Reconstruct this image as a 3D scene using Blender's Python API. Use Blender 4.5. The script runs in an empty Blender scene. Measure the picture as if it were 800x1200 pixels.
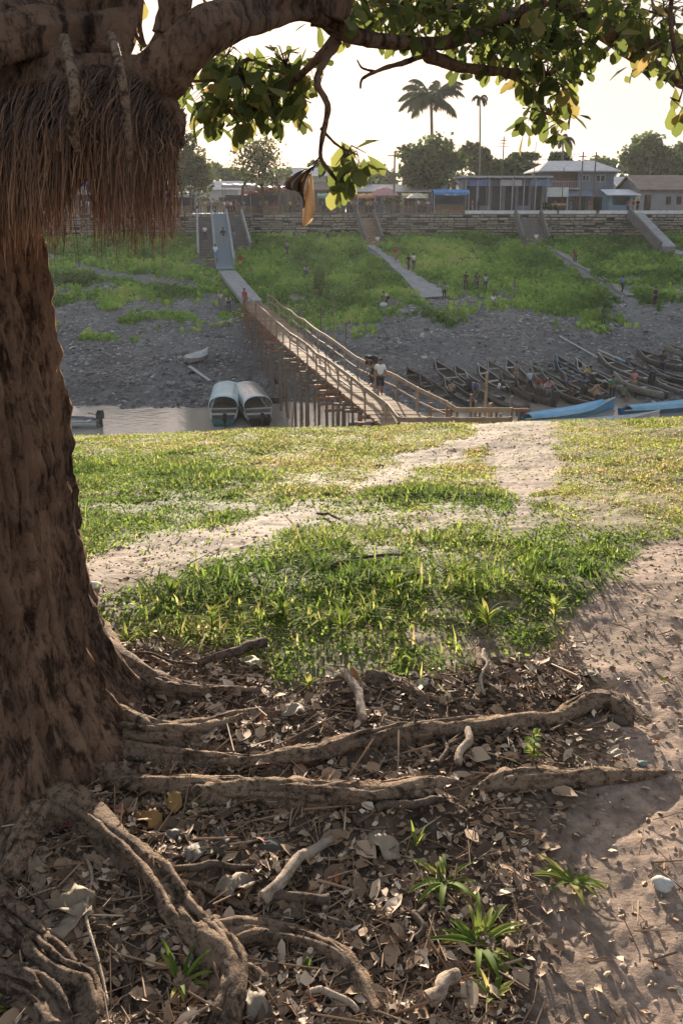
import bpy, math, random
import numpy as np
from mathutils import Vector, Matrix
random.seed(7); rng = np.random.default_rng(7)
R = math.radians
S = bpy.context.scene
COL = S.collection

# ------------------------------------------------------------------ camera
PITCH = R(14.84); FPX = 1000.0; CX, CY = 400.0, 500.0; CAMZ = 1.6
cd = bpy.data.cameras.new('camera'); cam = bpy.data.objects.new('camera', cd); COL.objects.link(cam)
cam.location = (0, 0, CAMZ); cam.rotation_euler = (R(90) - PITCH, 0, 0)
cd.sensor_fit = 'VERTICAL'; cd.sensor_height = 36; cd.sensor_width = 24; cd.lens = 36 * FPX / 1200
cd.shift_y = -100 / 1200; cd.clip_start = 0.05; cd.clip_end = 5000
S.camera = cam
S.render.resolution_x = 682; S.render.resolution_y = 1024

def ray(px, py):
    a = (px - CX) / FPX; b = (CY - py) / FPX
    c, s = math.cos(PITCH), math.sin(PITCH)
    return Vector((a, c + b * s, -s + b * c))
def at(px, py, Y):
    d = ray(px, py); t = Y / d.y
    return Vector((d.x * t, Y, CAMZ + d.z * t))
def proj(x, y, z):
    c, s = math.cos(PITCH), math.sin(PITCH)
    zz = z - CAMZ
    f = np.maximum(y * c - zz * s, 0.05); u = y * s + zz * c
    return CX + FPX * x / f, CY - FPX * u / f

# ------------------------------------------------------------------ world, sun, exposure
sd = ray(337, 38).normalized()
SUN_EL = math.asin(sd.z); SUN_AZ = math.atan2(sd.x, sd.y)      # azimuth measured from +Y towards +X
W = bpy.data.worlds.new('World'); S.world = W; W.use_nodes = True
nt = W.node_tree; nt.nodes.clear()
sky = nt.nodes.new('ShaderNodeTexSky'); sky.sky_type = 'NISHITA'; sky.sun_disc = False
sky.sun_elevation = SUN_EL; sky.sun_rotation = SUN_AZ
sky.air_density = 1.0; sky.dust_density = 2.2; sky.ozone_density = 1.6; sky.altitude = 100
bg = nt.nodes.new('ShaderNodeBackground'); bg.inputs[1].default_value = 0.098
# thin high haze evens the sky out: colour = c / (1 + c / k), the same for every ray
def vm(op, a, b):
    n = nt.nodes.new('ShaderNodeVectorMath'); n.operation = op
    nt.links.new(a, n.inputs[0]) if hasattr(a, 'is_linked') else setattr(n.inputs[0], 'default_value', a)
    nt.links.new(b, n.inputs[1]) if hasattr(b, 'is_linked') else setattr(n.inputs[1], 'default_value', b)
    return n.outputs[0]
KS = (3.25, 2.86, 2.80)
sc0 = vm('MULTIPLY', sky.outputs[0], (4.2, 4.4, 5.6))
hazed = vm('DIVIDE', sc0, vm('ADD', vm('DIVIDE', sc0, KS), (1, 1, 1)))
hazed = vm('ADD', hazed, vm('MULTIPLY', sky.outputs[0], (.05, .04, .03)))     # the aureole round the sun
wo = nt.nodes.new('ShaderNodeOutputWorld')
nt.links.new(hazed, bg.inputs[0]); nt.links.new(bg.outputs[0], wo.inputs[0])
sl = bpy.data.lights.new('sun', 'SUN'); sl.energy = 5.0; sl.angle = R(0.6); sl.color = (1.0, 0.86, 0.68)
so = bpy.data.objects.new('sun', sl); COL.objects.link(so)
so.rotation_euler = (-sd).to_track_quat('-Z', 'Y').to_euler()
S.view_settings.view_transform = 'Standard'; S.view_settings.look = 'None'
S.view_settings.exposure = 1.6; S.view_settings.gamma = 1.0

# ------------------------------------------------------------------ helpers
ORG = {}
def fbm(x, y, sc=1.0, oct=4, seed=0):
    x = np.asarray(x, float) * sc; y = np.asarray(y, float) * sc
    out = np.zeros(np.broadcast(x, y).shape); amp = 1.0; tot = 0
    for o in range(oct):
        xi = np.floor(x); yi = np.floor(y); fx = x - xi; fy = y - yi
        fx = fx * fx * (3 - 2 * fx); fy = fy * fy * (3 - 2 * fy)
        def h(a, b):
            v = np.sin(a * 127.1 + b * 311.7 + (seed + o) * 74.7) * 43758.5453
            return v - np.floor(v)
        v = (h(xi, yi) * (1 - fx) + h(xi + 1, yi) * fx) * (1 - fy) + (h(xi, yi + 1) * (1 - fx) + h(xi + 1, yi + 1) * fx) * fy
        out += amp * (v - .5) * 2; tot += amp; amp *= .5; x = x * 2.03 + 17.1; y = y * 2.03 + 9.7
    return out / tot
def sstep(a, b, v):
    t = np.clip((v - a) / (b - a), 0, 1); return t * t * (3 - 2 * t)

class MB:
    def __init__(s): s.v = []; s.f = []; s.m = []
    def add(s, vs, fs, mi=0):
        n = len(s.v); s.v += [tuple(v) for v in vs]; s.f += [tuple(i + n for i in f) for f in fs]; s.m += [mi] * len(fs)
        return s
    def box(s, c, d, rz=0, mi=0, M=None):
        x, y, z = d[0] / 2, d[1] / 2, d[2] / 2
        vs = [Vector((a * x, b * y, e * z)) for e in (-1, 1) for b in (-1, 1) for a in (-1, 1)]
        if M is None: M = Matrix.Rotation(rz, 3, 'Z')
        vs = [M @ v + Vector(c) for v in vs]
        return s.add(vs, [(0, 2, 3, 1), (4, 5, 7, 6), (0, 1, 5, 4), (2, 6, 7, 3), (0, 4, 6, 2), (1, 3, 7, 5)], mi)
    def beam(s, p0, p1, w, h, mi=0, up=(0, 0, 1)):
        p0 = Vector(p0); p1 = Vector(p1); d = p1 - p0; L = d.length
        if L < 1e-6: return s
        y = d / L; u = Vector(up)
        if abs(y.dot(u)) > .98: u = Vector((1, 0, 0))
        x = y.cross(u).normalized(); z = x.cross(y)
        M = Matrix((x, y, z)).transposed()
        return s.box((p0 + p1) / 2, (w, L, h), M=M, mi=mi)
    def tube(s, pts, rad, n=8, mi=0, cap=True, sq=1.0, jit=0.0):
        pts = [Vector(p) for p in pts]; k = len(pts)
        if not hasattr(rad, '__len__'): rad = [rad] * k
        vs = []; prev = None
        for i in range(k):
            d = (pts[min(i + 1, k - 1)] - pts[max(i - 1, 0)]).normalized()
            if prev is None:
                prev = Vector((0, 0, 1)) if abs(d.z) < .9 else Vector((0, 1, 0))
            a = (prev - d * prev.dot(d)).normalized(); b = d.cross(a); prev = a
            for j in range(n):
                t = 2 * math.pi * j / n; r = rad[i] * (1 + jit * (random.random() - .5))
                vs.append(pts[i] + a * (math.cos(t) * r * sq) + b * (math.sin(t) * r))
        fs = [(i * n + j, i * n + (j + 1) % n, (i + 1) * n + (j + 1) % n, (i + 1) * n + j) for i in range(k - 1) for j in range(n)]
        if cap: fs += [tuple(range(n - 1, -1, -1)), tuple((k - 1) * n + j for j in range(n))]
        return s.add(vs, fs, mi)
    def ball(s, c, r, n=8, m=6, mi=0, sc=(1, 1, 1), jit=0):
        c = Vector(c); vs = [c + Vector((0, 0, r * sc[2]))]
        for i in range(1, m):
            p = math.pi * i / m
            for j in range(n):
                t = 2 * math.pi * j / n; q = r * (1 + jit * (random.random() - .5))
                vs.append(c + Vector((math.sin(p) * math.cos(t) * q * sc[0], math.sin(p) * math.sin(t) * q * sc[1], math.cos(p) * q * sc[2])))
        vs.append(c - Vector((0, 0, r * sc[2])))
        fs = [(0, 1 + j, 1 + (j + 1) % n) for j in range(n)]
        for i in range(m - 2):
            for j in range(n):
                a = 1 + i * n; fs.append((a + j, a + n + j, a + n + (j + 1) % n, a + (j + 1) % n))
        l = len(vs) - 1; a = 1 + (m - 2) * n
        fs += [(l, a + (j + 1) % n, a + j) for j in range(n)]
        return s.add(vs, fs, mi)
    def build(s, name, mat, parent=None, smooth=False, loc=None, **tags):
        if parent is not None: o3 = ORG.get(parent.name, Vector((0, 0, 0)))
        else: o3 = Vector(loc) if loc is not None else Vector((0, 0, 0))
        me = bpy.data.meshes.new(name)
        me.from_pydata([(v[0] - o3.x, v[1] - o3.y, v[2] - o3.z) for v in s.v], [], s.f)
        mats = mat if isinstance(mat, (list, tuple)) else [mat]
        for m_ in mats: me.materials.append(m_)
        if len(mats) > 1: me.polygons.foreach_set('material_index', s.m)
        if smooth: me.polygons.foreach_set('use_smooth', [True] * len(me.polygons))
        me.update()
        return link(name, me, parent, o3, **tags)
def link(name, me, parent=None, o3=Vector((0, 0, 0)), **tags):
    o = bpy.data.objects.new(name, me); COL.objects.link(o)
    if parent is not None: o.parent = parent
    else: o.location = o3
    ORG[o.name] = Vector(o3)
    for k, v in tags.items():
        if v is not None: o[k] = v
    return o
def thing(name, label, category, loc=(0, 0, 0), group=None, rz=0):
    o = bpy.data.objects.new(name, None); COL.objects.link(o); o.empty_display_size = .2
    o.location = loc; o['label'] = label; o['category'] = category
    if group: o['group'] = group
    ORG[o.name] = Vector(loc); o.rotation_euler.z = rz
    return o
KIDS = {}
def dup(root, loc, rz=0, label=None, sc=None):
    r = root.copy(); COL.objects.link(r); r.location = loc; r.rotation_euler = (0, 0, rz)
    if sc: r.scale = (sc, sc, sc)
    if label: r['label'] = label
    ORG[r.name] = Vector(loc)
    if root.name not in KIDS:
        KIDS[root.name] = [(c, list(c.children)) for c in root.children]
    for c0, g0 in KIDS[root.name]:
        c = c0.copy(); COL.objects.link(c); c.parent = r
        for g in g0:
            d = g.copy(); COL.objects.link(d); d.parent = c
    return r
def npmesh(name, V, F, mat, rnd=None, col=None, smooth=False, parent=None, **tags):
    """V (n,3) array, F (m,k) array of equal-size faces"""
    me = bpy.data.meshes.new(name); V = np.asarray(V, np.float32); F = np.asarray(F, np.int32)
    o3 = ORG.get(parent.name, Vector((0, 0, 0))) if parent is not None else Vector((0, 0, 0))
    if parent is not None: V = V - np.array(o3, np.float32)
    m, k = F.shape
    me.vertices.add(len(V)); me.vertices.foreach_set('co', V.ravel())
    me.loops.add(m * k); me.loops.foreach_set('vertex_index', F.ravel())
    me.polygons.add(m); me.polygons.foreach_set('loop_start', np.arange(0, m * k, k, dtype=np.int32))
    try: me.polygons.foreach_set('loop_total', np.full(m, k, np.int32))
    except Exception: pass
    if smooth: me.polygons.foreach_set('use_smooth', np.ones(m, bool))
    me.update(calc_edges=True); me.materials.append(mat)
    if rnd is not None:
        a = me.attributes.new('rnd', 'FLOAT', 'POINT'); a.data.foreach_set('value', np.asarray(rnd, np.float32))
    if col is not None:
        c4 = np.ones((len(V), 4), np.float32); c4[:, :3] = col
        a = me.attributes.new('col', 'FLOAT_COLOR', 'POINT'); a.data.foreach_set('color', c4.ravel())
    return link(name, me, parent, o3, **tags)
def rotmats(yaw, pitch, roll):
    cy, sy, cp, sp, cr, sr = np.cos(yaw), np.sin(yaw), np.cos(pitch), np.sin(pitch), np.cos(roll), np.sin(roll)
    Rz = np.zeros((len(yaw), 3, 3)); Rz[:, 0, 0] = cy; Rz[:, 0, 1] = -sy; Rz[:, 1, 0] = sy; Rz[:, 1, 1] = cy; Rz[:, 2, 2] = 1
    Rx = np.zeros_like(Rz); Rx[:, 0, 0] = 1; Rx[:, 1, 1] = cp; Rx[:, 1, 2] = -sp; Rx[:, 2, 1] = sp; Rx[:, 2, 2] = cp
    Ry = np.zeros_like(Rz); Ry[:, 1, 1] = 1; Ry[:, 0, 0] = cr; Ry[:, 0, 2] = sr; Ry[:, 2, 0] = -sr; Ry[:, 2, 2] = cr
    return Rz @ Rx @ Ry
def scatter(tv, tf, P, RM, SC, rnd):
    """template verts (k,3), faces (f,4); positions P (n,3); rotations (n,3,3); scale (n,3)"""
    tv = np.asarray(tv, float); tf = np.asarray(tf, int); n = len(P); k = len(tv)
    V = np.einsum('nij,nkj->nki', RM, tv[None] * SC[:, None, :]) + P[:, None, :]
    F = tf[None] + (np.arange(n) * k)[:, None, None]
    return V.reshape(-1, 3), F.reshape(-1, tf.shape[1]), np.repeat(rnd, k)
def concat(parts):
    Vs, Fs, Rs = [], [], []; n = 0
    for V, F, r in parts:
        Vs.append(V); Fs.append(F + n); Rs.append(r); n += len(V)
    return np.concatenate(Vs), np.concatenate(Fs), np.concatenate(Rs)

# ------------------------------------------------------------------ materials
def newmat(name):
    m = bpy.data.materials.new(name); m.use_nodes = True; m.node_tree.nodes.clear(); return m, m.node_tree
def N(nt, t, **kw):
    n = nt.nodes.new('ShaderNode' + t)
    for k, v in kw.items():
        if isinstance(k, str) and k.startswith('i_'): n.inputs[k[2:].replace('_', ' ')].default_value = v
        else: setattr(n, k, v)
    return n
def ramp(nt, stops):
    r = nt.nodes.new('ShaderNodeValToRGB'); e = r.color_ramp.elements
    while len(e) > 1: e.remove(e[-1])
    e[0].position = stops[0][0]; e[0].color = (*stops[0][1], 1)
    for p, c in stops[1:]:
        q = e.new(p); q.color = (*c, 1)
    return r
def simple(name, c, rough=.7, var=.35, scale=6, bump=.2, metal=0, c2=None, coord='Object', stretch=(1, 1, 1), spec=.35, bd=.02):
    m, t = newmat(name); L = t.links.new
    tc = N(t, 'TexCoord'); mp = N(t, 'Mapping'); mp.inputs['Scale'].default_value = stretch
    L(tc.outputs[coord], mp.inputs[0])
    nz = N(t, 'TexNoise'); nz.inputs['Scale'].default_value = scale; nz.inputs['Detail'].default_value = 6; nz.inputs['Roughness'].default_value = .65
    L(mp.outputs[0], nz.inputs[0])
    c2 = c2 or tuple(x * (1 - var) for x in c)
    r = ramp(t, [(.32, c2), (.68, c)]); L(nz.outputs[0], r.inputs[0])
    b = N(t, 'BsdfPrincipled'); b.inputs['Roughness'].default_value = rough; b.inputs['Metallic'].default_value = metal
    b.inputs['Specular IOR Level'].default_value = spec
    L(r.outputs[0], b.inputs['Base Color'])
    if bump:
        bp = N(t, 'Bump'); bp.inputs['Strength'].default_value = bump; bp.inputs['Distance'].default_value = bd
        L(nz.outputs[0], bp.inputs['Height']); L(bp.outputs[0], b.inputs['Normal'])
    o = N(t, 'OutputMaterial'); L(b.outputs[0], o.inputs[0]); return m
def leafmat(name, stops, trans=.45, rough=.5, tcol=1.5, spec=.25):
    m, t = newmat(name); L = t.links.new
    a = N(t, 'Attribute', attribute_name='rnd'); r = ramp(t, stops); L(a.outputs['Fac'], r.inputs[0])
    b = N(t, 'BsdfPrincipled'); b.inputs['Roughness'].default_value = rough; b.inputs['Specular IOR Level'].default_value = spec
    tr = N(t, 'BsdfTranslucent'); mx = N(t, 'MixShader'); mx.inputs[0].default_value = trans
    hs = N(t, 'HueSaturation'); hs.inputs['Value'].default_value = tcol; hs.inputs['Hue'].default_value = .485
    L(r.outputs[0], b.inputs['Base Color']); L(r.outputs[0], hs.inputs['Color']); L(hs.outputs[0], tr.inputs[0])
    L(b.outputs[0], mx.inputs[1]); L(tr.outputs[0], mx.inputs[2])
    o = N(t, 'OutputMaterial'); L(mx.outputs[0], o.inputs[0]); return m
def rndmat(name, stops, rough=.8, bump=0, spec=.3):
    m, t = newmat(name); L = t.links.new
    a = N(t, 'Attribute', attribute_name='rnd'); r = ramp(t, stops); L(a.outputs['Fac'], r.inputs[0])
    b = N(t, 'BsdfPrincipled'); b.inputs['Roughness'].default_value = rough; b.inputs['Specular IOR Level'].default_value = spec
    L(r.outputs[0], b.inputs['Base Color'])
    o = N(t, 'OutputMaterial'); L(b.outputs[0], o.inputs[0]); return m
def groundmat():
    m, t = newmat('earth'); L = t.links.new
    a = N(t, 'Attribute', attribute_name='col'); tc = N(t, 'TexCoord')
    n1 = N(t, 'TexNoise'); n1.inputs['Scale'].default_value = 28; n1.inputs['Detail'].default_value = 8; n1.inputs['Roughness'].default_value = .7
    n2 = N(t, 'TexNoise'); n2.inputs['Scale'].default_value = 1.7; n2.inputs['Detail'].default_value = 8; n2.inputs['Roughness'].default_value = .75
    for n in (n1, n2): L(tc.outputs['Object'], n.inputs[0])
    r1 = ramp(t, [(.3, (.5, .48, .46)), (.7, (1.45, 1.45, 1.45))]); L(n1.outputs[0], r1.inputs[0])
    r2 = ramp(t, [(.3, (.6, .6, .6)), (.7, (1.35, 1.35, 1.35))]); L(n2.outputs[0], r2.inputs[0])
    m1 = N(t, 'MixRGB', blend_type='MULTIPLY'); m1.inputs[0].default_value = 1
    m2 = N(t, 'MixRGB', blend_type='MULTIPLY'); m2.inputs[0].default_value = 1
    L(a.outputs['Color'], m1.inputs[1]); L(r1.outputs[0], m1.inputs[2]); L(m1.outputs[0], m2.inputs[1]); L(r2.outputs[0], m2.inputs[2])
    b = N(t, 'BsdfPrincipled'); b.inputs['Roughness'].default_value = .8; b.inputs['Specular IOR Level'].default_value = .25
    L(m2.outputs[0], b.inputs['Base Color'])
    # the river mud is wet: its gloss comes from a mask
    w = N(t, 'Attribute', attribute_name='rnd'); mr = N(t, 'MapRange'); mr.inputs[3].default_value = .85; mr.inputs[4].default_value = .6
    L(w.outputs['Fac'], mr.inputs[0]); L(mr.outputs[0], b.inputs['Roughness'])
    b1 = N(t, 'Bump'); b1.inputs['Strength'].default_value = .6; b1.inputs['Distance'].default_value = .012; L(n1.outputs[0], b1.inputs['Height'])
    b2 = N(t, 'Bump'); b2.inputs['Strength'].default_value = .7; b2.inputs['Distance'].default_value = .25; L(n2.outputs[0], b2.inputs['Height'])
    mw = N(t, 'Math', operation='MULTIPLY'); mw.inputs[1].default_value = .9; L(w.outputs['Fac'], mw.inputs[0]); L(mw.outputs[0], b2.inputs['Strength'])
    L(b1.outputs[0], b2.inputs['Normal']); L(b2.outputs[0], b.inputs['Normal'])
    o = N(t, 'OutputMaterial'); L(b.outputs[0], o.inputs[0]); return m
def barkmat(name, cols, scale=5, stretch=(1, 1, .28), bd=.03):
    m, t = newmat(name); L = t.links.new
    tc = N(t, 'TexCoord'); mp = N(t, 'Mapping'); mp.inputs['Scale'].default_value = stretch; L(tc.outputs['Object'], mp.inputs[0])
    def nz(sc, det, ro, dist, src):
        n = N(t, 'TexNoise'); n.inputs['Scale'].default_value = sc; n.inputs['Detail'].default_value = det; n.inputs['Roughness'].default_value = ro; n.inputs['Distortion'].default_value = dist; L(src, n.inputs[0]); return n
    a = nz(scale * 2.4, 10, .7, 1.2, mp.outputs[0]); f = nz(scale * 9, 6, .7, .6, mp.outputs[0]); p = nz(scale * 3.5, 8, .75, .3, tc.outputs['Object']); big = nz(1.9, 6, .6, .5, tc.outputs['Object'])
    rg = N(t, 'TexNoise'); rg.noise_type = 'RIDGED_MULTIFRACTAL'; rg.inputs['Scale'].default_value = scale * 1.5; rg.inputs['Detail'].default_value = 5; L(mp.outputs[0], rg.inputs[0])
    def mad(x, k, y):
        q = N(t, 'Math', operation='MULTIPLY_ADD'); L(x, q.inputs[0]); q.inputs[1].default_value = k
        if hasattr(y, 'default_value') and not isinstance(y, float): L(y, q.inputs[2])
        else: q.inputs[2].default_value = y
        return q.outputs[0]
    h = mad(a.outputs[0], .9, -.30); h = mad(f.outputs[0], .7, h); h = mad(p.outputs[0], .4, h); h = mad(rg.outputs[0], -.10, h)
    r = ramp(t, [(.40, cols[0]), (.58, cols[1]), (.74, cols[2])]); L(h, r.inputs[0])
    rb = ramp(t, [(.34, (.62, .62, .66)), (.5, (1, .95, .9)), (.66, (1.3, 1.26, 1.2))]); L(big.outputs[0], rb.inputs[0])
    mm = N(t, 'MixRGB', blend_type='MULTIPLY'); mm.inputs[0].default_value = 1; L(r.outputs[0], mm.inputs[1]); L(rb.outputs[0], mm.inputs[2])
    b = N(t, 'BsdfPrincipled'); b.inputs['Roughness'].default_value = .88; b.inputs['Specular IOR Level'].default_value = .2; L(mm.outputs[0], b.inputs['Base Color'])
    bp = N(t, 'Bump'); bp.inputs['Strength'].default_value = 1; bp.inputs['Distance'].default_value = bd; L(h, bp.inputs['Height']); L(bp.outputs[0], b.inputs['Normal'])
    o = N(t, 'OutputMaterial'); L(b.outputs[0], o.inputs[0]); return m
M_ = {}
def paint(c, rough=.6, **k):
    key = (tuple(round(x, 3) for x in c), rough)
    if key not in M_: M_[key] = simple('paint', c, rough, var=.3, scale=2.5, bump=.1, **k)
    return M_[key]
M_ground = groundmat()
M_bark = barkmat('bark', [(.014, .009, .007), (.085, .048, .031), (.36, .23, .155)], bd=.09)
M_root = barkmat('root_bark', [(.02, .014, .010), (.125, .082, .054), (.42, .30, .21)], scale=7, stretch=(1, 1, 1), bd=.05)
M_farbark = simple('far_bark', (.12, .09, .07), .9)
M_wood = simple('weathered_planks', (.40, .28, .19), .8, var=.5, scale=3, c2=(.19, .13, .09))
M_deck = simple('deck_planks', (.30, .20, .13), .9, scale=5, c2=(.18, .12, .08), spec=.15)
M_stilt = simple('stilt_wood', (.2, .14, .10), .85, scale=4)
M_rwood = simple('reddish_wood', (.33, .15, .09), .8, scale=4)
M_conc = simple('concrete', (.33, .33, .33), .85, scale=1.5, bump=.3)
M_concd = simple('dark_concrete', (.17, .165, .16), .9, scale=1.2, bump=.3)
M_bluewash = simple('blue_worn_paint', (.13, .22, .27), .85, scale=1.6, c2=(.20, .22, .22))
M_skin = simple('skin', (.26, .13, .08), .55, var=.15, bump=0)
M_dark = simple('dark_cloth', (.02, .02, .025), .9)

# ------------------------------------------------------------------ terrain
PY_ = [-30, 0, 3.4, 6, 10, 11.5, 14, 30, 38, 47, 51, 60, 74, 88, 99.6]
PZ_ = [.6, 0, 0, -.47, -1.1, -1.5, -2.6, -9.6, -11.4, -11.3, -10.75, -9.7, -7.95, -5.0, -2.35]
WATER_Z = -10.7
def H(x, y):
    x = np.asarray(x, float); y = np.asarray(y, float)
    yw = y + fbm(x, x * 0 + 3, .09, 2, 5) * 2.2 * sstep(40, 48, y) * (1 - sstep(62, 80, y))
    z = np.interp(yw, PY_, PZ_)
    near = 1 - sstep(14, 30, y)
    z = z + near * .034 * np.clip(x, -8, 8) * sstep(3, 9, y)
    z = z + near * (fbm(x, y, .8, 3, 1) * .07 * sstep(2, 5, y) + fbm(x, y, 4.5, 4, 2) * .018 + fbm(x, y, 19, 3, 4) * .007)
    far = sstep(44, 54, y) * (1 - sstep(99.2, 99.6, y))
    z = z + far * (fbm(x, y, .16, 3, 8) * .55 + fbm(x, y, .9, 3, 9) * .16)
    z = np.where(y > 100.3, .1, z)
    z = np.where(y > 150, .1 - 0 * y, z)
    return z
def h1(x, y): return float(H(x, y))
_T = np.concatenate([np.arange(.8, 14, .02), np.arange(14, 130, .1)])
def gp(px, py, ymin=0.8, dz=0.0):
    d = ray(px, py); T = _T[_T >= ymin]
    xs = d.x / d.y * T; zs = CAMZ + d.z / d.y * T
    k = np.argmax(zs < H(xs, T) + dz)
    return Vector((xs[k], T[k], float(H(xs[k], T[k]))))
def fp(px, py): return gp(px, py, ymin=40)       # a point on the far side of the river

def pl_dist(px, py, pts):
    best = np.full(np.shape(px), 1e9)
    for (x0, y0), (x1, y1) in zip(pts[:-1], pts[1:]):
        dx, dy = x1 - x0, y1 - y0; t = np.clip(((px - x0) * dx + (py - y0) * dy) / (dx * dx + dy * dy), 0, 1)
        best = np.minimum(best, np.hypot(px - x0 - t * dx, py - y0 - t * dy))
    return best
def near_masks(x, y):
    px, py = proj(x, y, H(x, y))
    n = fbm(x, y, 1.3, 4, 11) ; n2 = fbm(x, y, 5, 3, 12)
    w = n * 34 + n2 * 20 + fbm(x, y, 14, 2, 13) * 10
    # lower edge of the grass, right edge, track from the left, trodden patch at the crest
    low = np.interp(px, [0, 150, 330, 520, 640, 700, 760], [745, 760, 772, 785, 770, 715, 640])
    g = sstep(34, -30, py - low + w)
    rt = np.interp(py, [500, 610, 640, 700, 780], [900, 830, 752, 702, 650])
    g = g * sstep(14, -14, px - rt + w * .8)
    dt = pl_dist(px, py * 1.6, [(60, 690 * 1.6), (190, 655 * 1.6), (300, 622 * 1.6), (400, 585 * 1.6), (480, 548 * 1.6), (560, 515 * 1.6)])
    wt = np.interp(px, [60, 200, 300, 400, 480, 560], [46, 36, 20, 11, 15, 18])
    g = g * (1 - .93 * sstep(6, -8, dt - wt + w * .5))
    dp = pl_dist(px, py, [(600, 500), (618, 550), (612, 600)])
    wp = np.interp(py, [500, 530, 570, 610], [50, 40, 28, 14])
    g = g * (1 - .93 * sstep(10, -10, dp - wp + w * .6))
    patch = sstep(.12, .34, fbm(x, y, 1.9, 4, 31)); g = g * (1 - .5 * patch * (py > 600)) * (1 - .25 * patch)
    green = sstep(20, -20, np.abs(py - 580 - px * .06) - 55) * sstep(380, 250, px)
    dry = sstep(640, 540, py + n * 60) * (1 - green)
    dry = np.clip(dry + sstep(600, 700, px + n * 50) * sstep(640, 600, py), 0, 1)
    litter = sstep(-10, 25, py - low + w) * sstep(60, -60, px - np.interp(py, [740, 850, 950, 1200], [660, 720, 660, 640]) + w * 1.5)
    return g, dry, litter, px, py
def far_grass(x, y):
    px, py = proj(x, y, H(x, y)); n = fbm(x, y, .22, 4, 21) * 44 + fbm(x, y, .9, 4, 22) * 30
    edge = np.interp(px, [0, 60, 120, 180, 240, 290, 330, 440, 450, 520, 600, 650, 700, 720, 800], [322, 328, 338, 346, 354, 352, 374, 388, 360, 350, 352, 380, 378, 345, 350])
    g = sstep(16, -14, py - edge + n)
    g = np.maximum(g, sstep(14, -10, np.hypot((px - 92) / 1.0, (py - 325) * 2.0) - 28 + n * .5))
    g = np.maximum(g, .8 * sstep(.25, .45, fbm(x, y, .3, 3, 27)) * (py < 400) * (px < 300))
    for pts, wd in (([(432, 290), (470, 318), (500, 342), (515, 352)], 5), ([(640, 290), (690, 325), (740, 352)], 3),
                    ([(740, 285), (800, 300)], 3), ([(60, 300), (130, 322), (230, 335)], 3)):
        dpx = pl_dist(px, py, pts); ww = np.interp(py, [285, 352], [wd * .8, wd * 1.8])
        g = g * (1 - sstep(3, -2, dpx - ww + n * .08))
    return g, px, py

def build_ground():
    ys = [-12, -8, -5, -3, -1.5, -.5, .2, .6]
    y = .9
    while y < 13: ys.append(y); y += .012 + .0035 * (y - .9)
    while y < 42: ys.append(y); y += .8
    while y < 99.55: ys.append(y); y += .3
    ys += [99.58, 100.28, 100.34, 104, 112, 125, 150, 200, 300, 500, 720]
    ys = np.array(ys); nu = 561
    u = np.linspace(-1, 1, nu); u = np.sign(u) * (np.abs(u) * .8 + np.abs(u) ** 6 * .8)
    wd = .9 + .5 * np.maximum(ys, 0) + np.where(ys > 150, ys * .6, 0); wd = np.maximum(wd, 1.6)
    X = u[None, :] * wd[:, None]; Y = np.repeat(ys[:, None], nu, 1); Z = H(X, Y)
    # leaf mould and trodden soil relief
    g, dry, lit, px, py = near_masks(X, Y); nearm = (Y < 14)
    Z = Z + nearm * lit * (fbm(X, Y, 11, 4, 41) * .022 + fbm(X, Y, 34, 2, 42) * .008)
    fg, fpx, fpy = far_grass(X, Y); farm = (Y >= 42) & (Y < 99.7)
    c = np.zeros(X.shape + (3,)); C3 = lambda *a: np.array(a)
    n = fbm(X, Y, .7, 4, 51)[..., None]; n3 = fbm(X, Y, 9, 3, 52)[..., None]
    soil = C3(.205, .145, .108) * (1 + .25 * sstep(560, 700, px)[..., None] * (py > 640)[..., None]) * (1 + .22 * n + .25 * n3)
    gr = C3(.10, .10, .04) * (1 - dry[..., None]) + C3(.15, .12, .055) * dry[..., None]
    li = C3(.10, .068, .045) * (1 + .4 * n3)
    c0 = soil * (1 - g[..., None]) + gr * g[..., None]; c0 = c0 * (1 - lit[..., None] * .85) + li * lit[..., None] * .85
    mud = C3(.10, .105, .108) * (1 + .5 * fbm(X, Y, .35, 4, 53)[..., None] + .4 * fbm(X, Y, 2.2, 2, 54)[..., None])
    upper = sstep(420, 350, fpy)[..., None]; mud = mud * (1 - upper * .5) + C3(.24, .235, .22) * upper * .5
    wet = sstep(-9.0, -10.3, Z)
    cf = mud * (1 - fg[..., None]) + C3(.11, .17, .045) * fg[..., None]
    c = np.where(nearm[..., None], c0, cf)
    c = np.where((Y > 14)[..., None] & (Y < 42)[..., None], C3(.09, .10, .04), c)
    c = np.where((Y >= 100.3)[..., None], C3(.16, .155, .15), c)
    c = np.where((Y > 150)[..., None], C3(.05, .08, .03), c)
    ny = len(ys); idx = np.arange(ny * nu).reshape(ny, nu)
    F = np.stack([idx[:-1, :-1], idx[:-1, 1:], idx[1:, 1:], idx[1:, :-1]], -1).reshape(-1, 4)
    V = np.stack([X, Y, Z], -1).reshape(-1, 3)
    wetm = np.where(farm, (1 - fg) * (.55 + .45 * wet), 0)
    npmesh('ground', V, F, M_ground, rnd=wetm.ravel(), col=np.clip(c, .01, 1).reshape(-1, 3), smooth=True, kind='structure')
build_ground()

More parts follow.
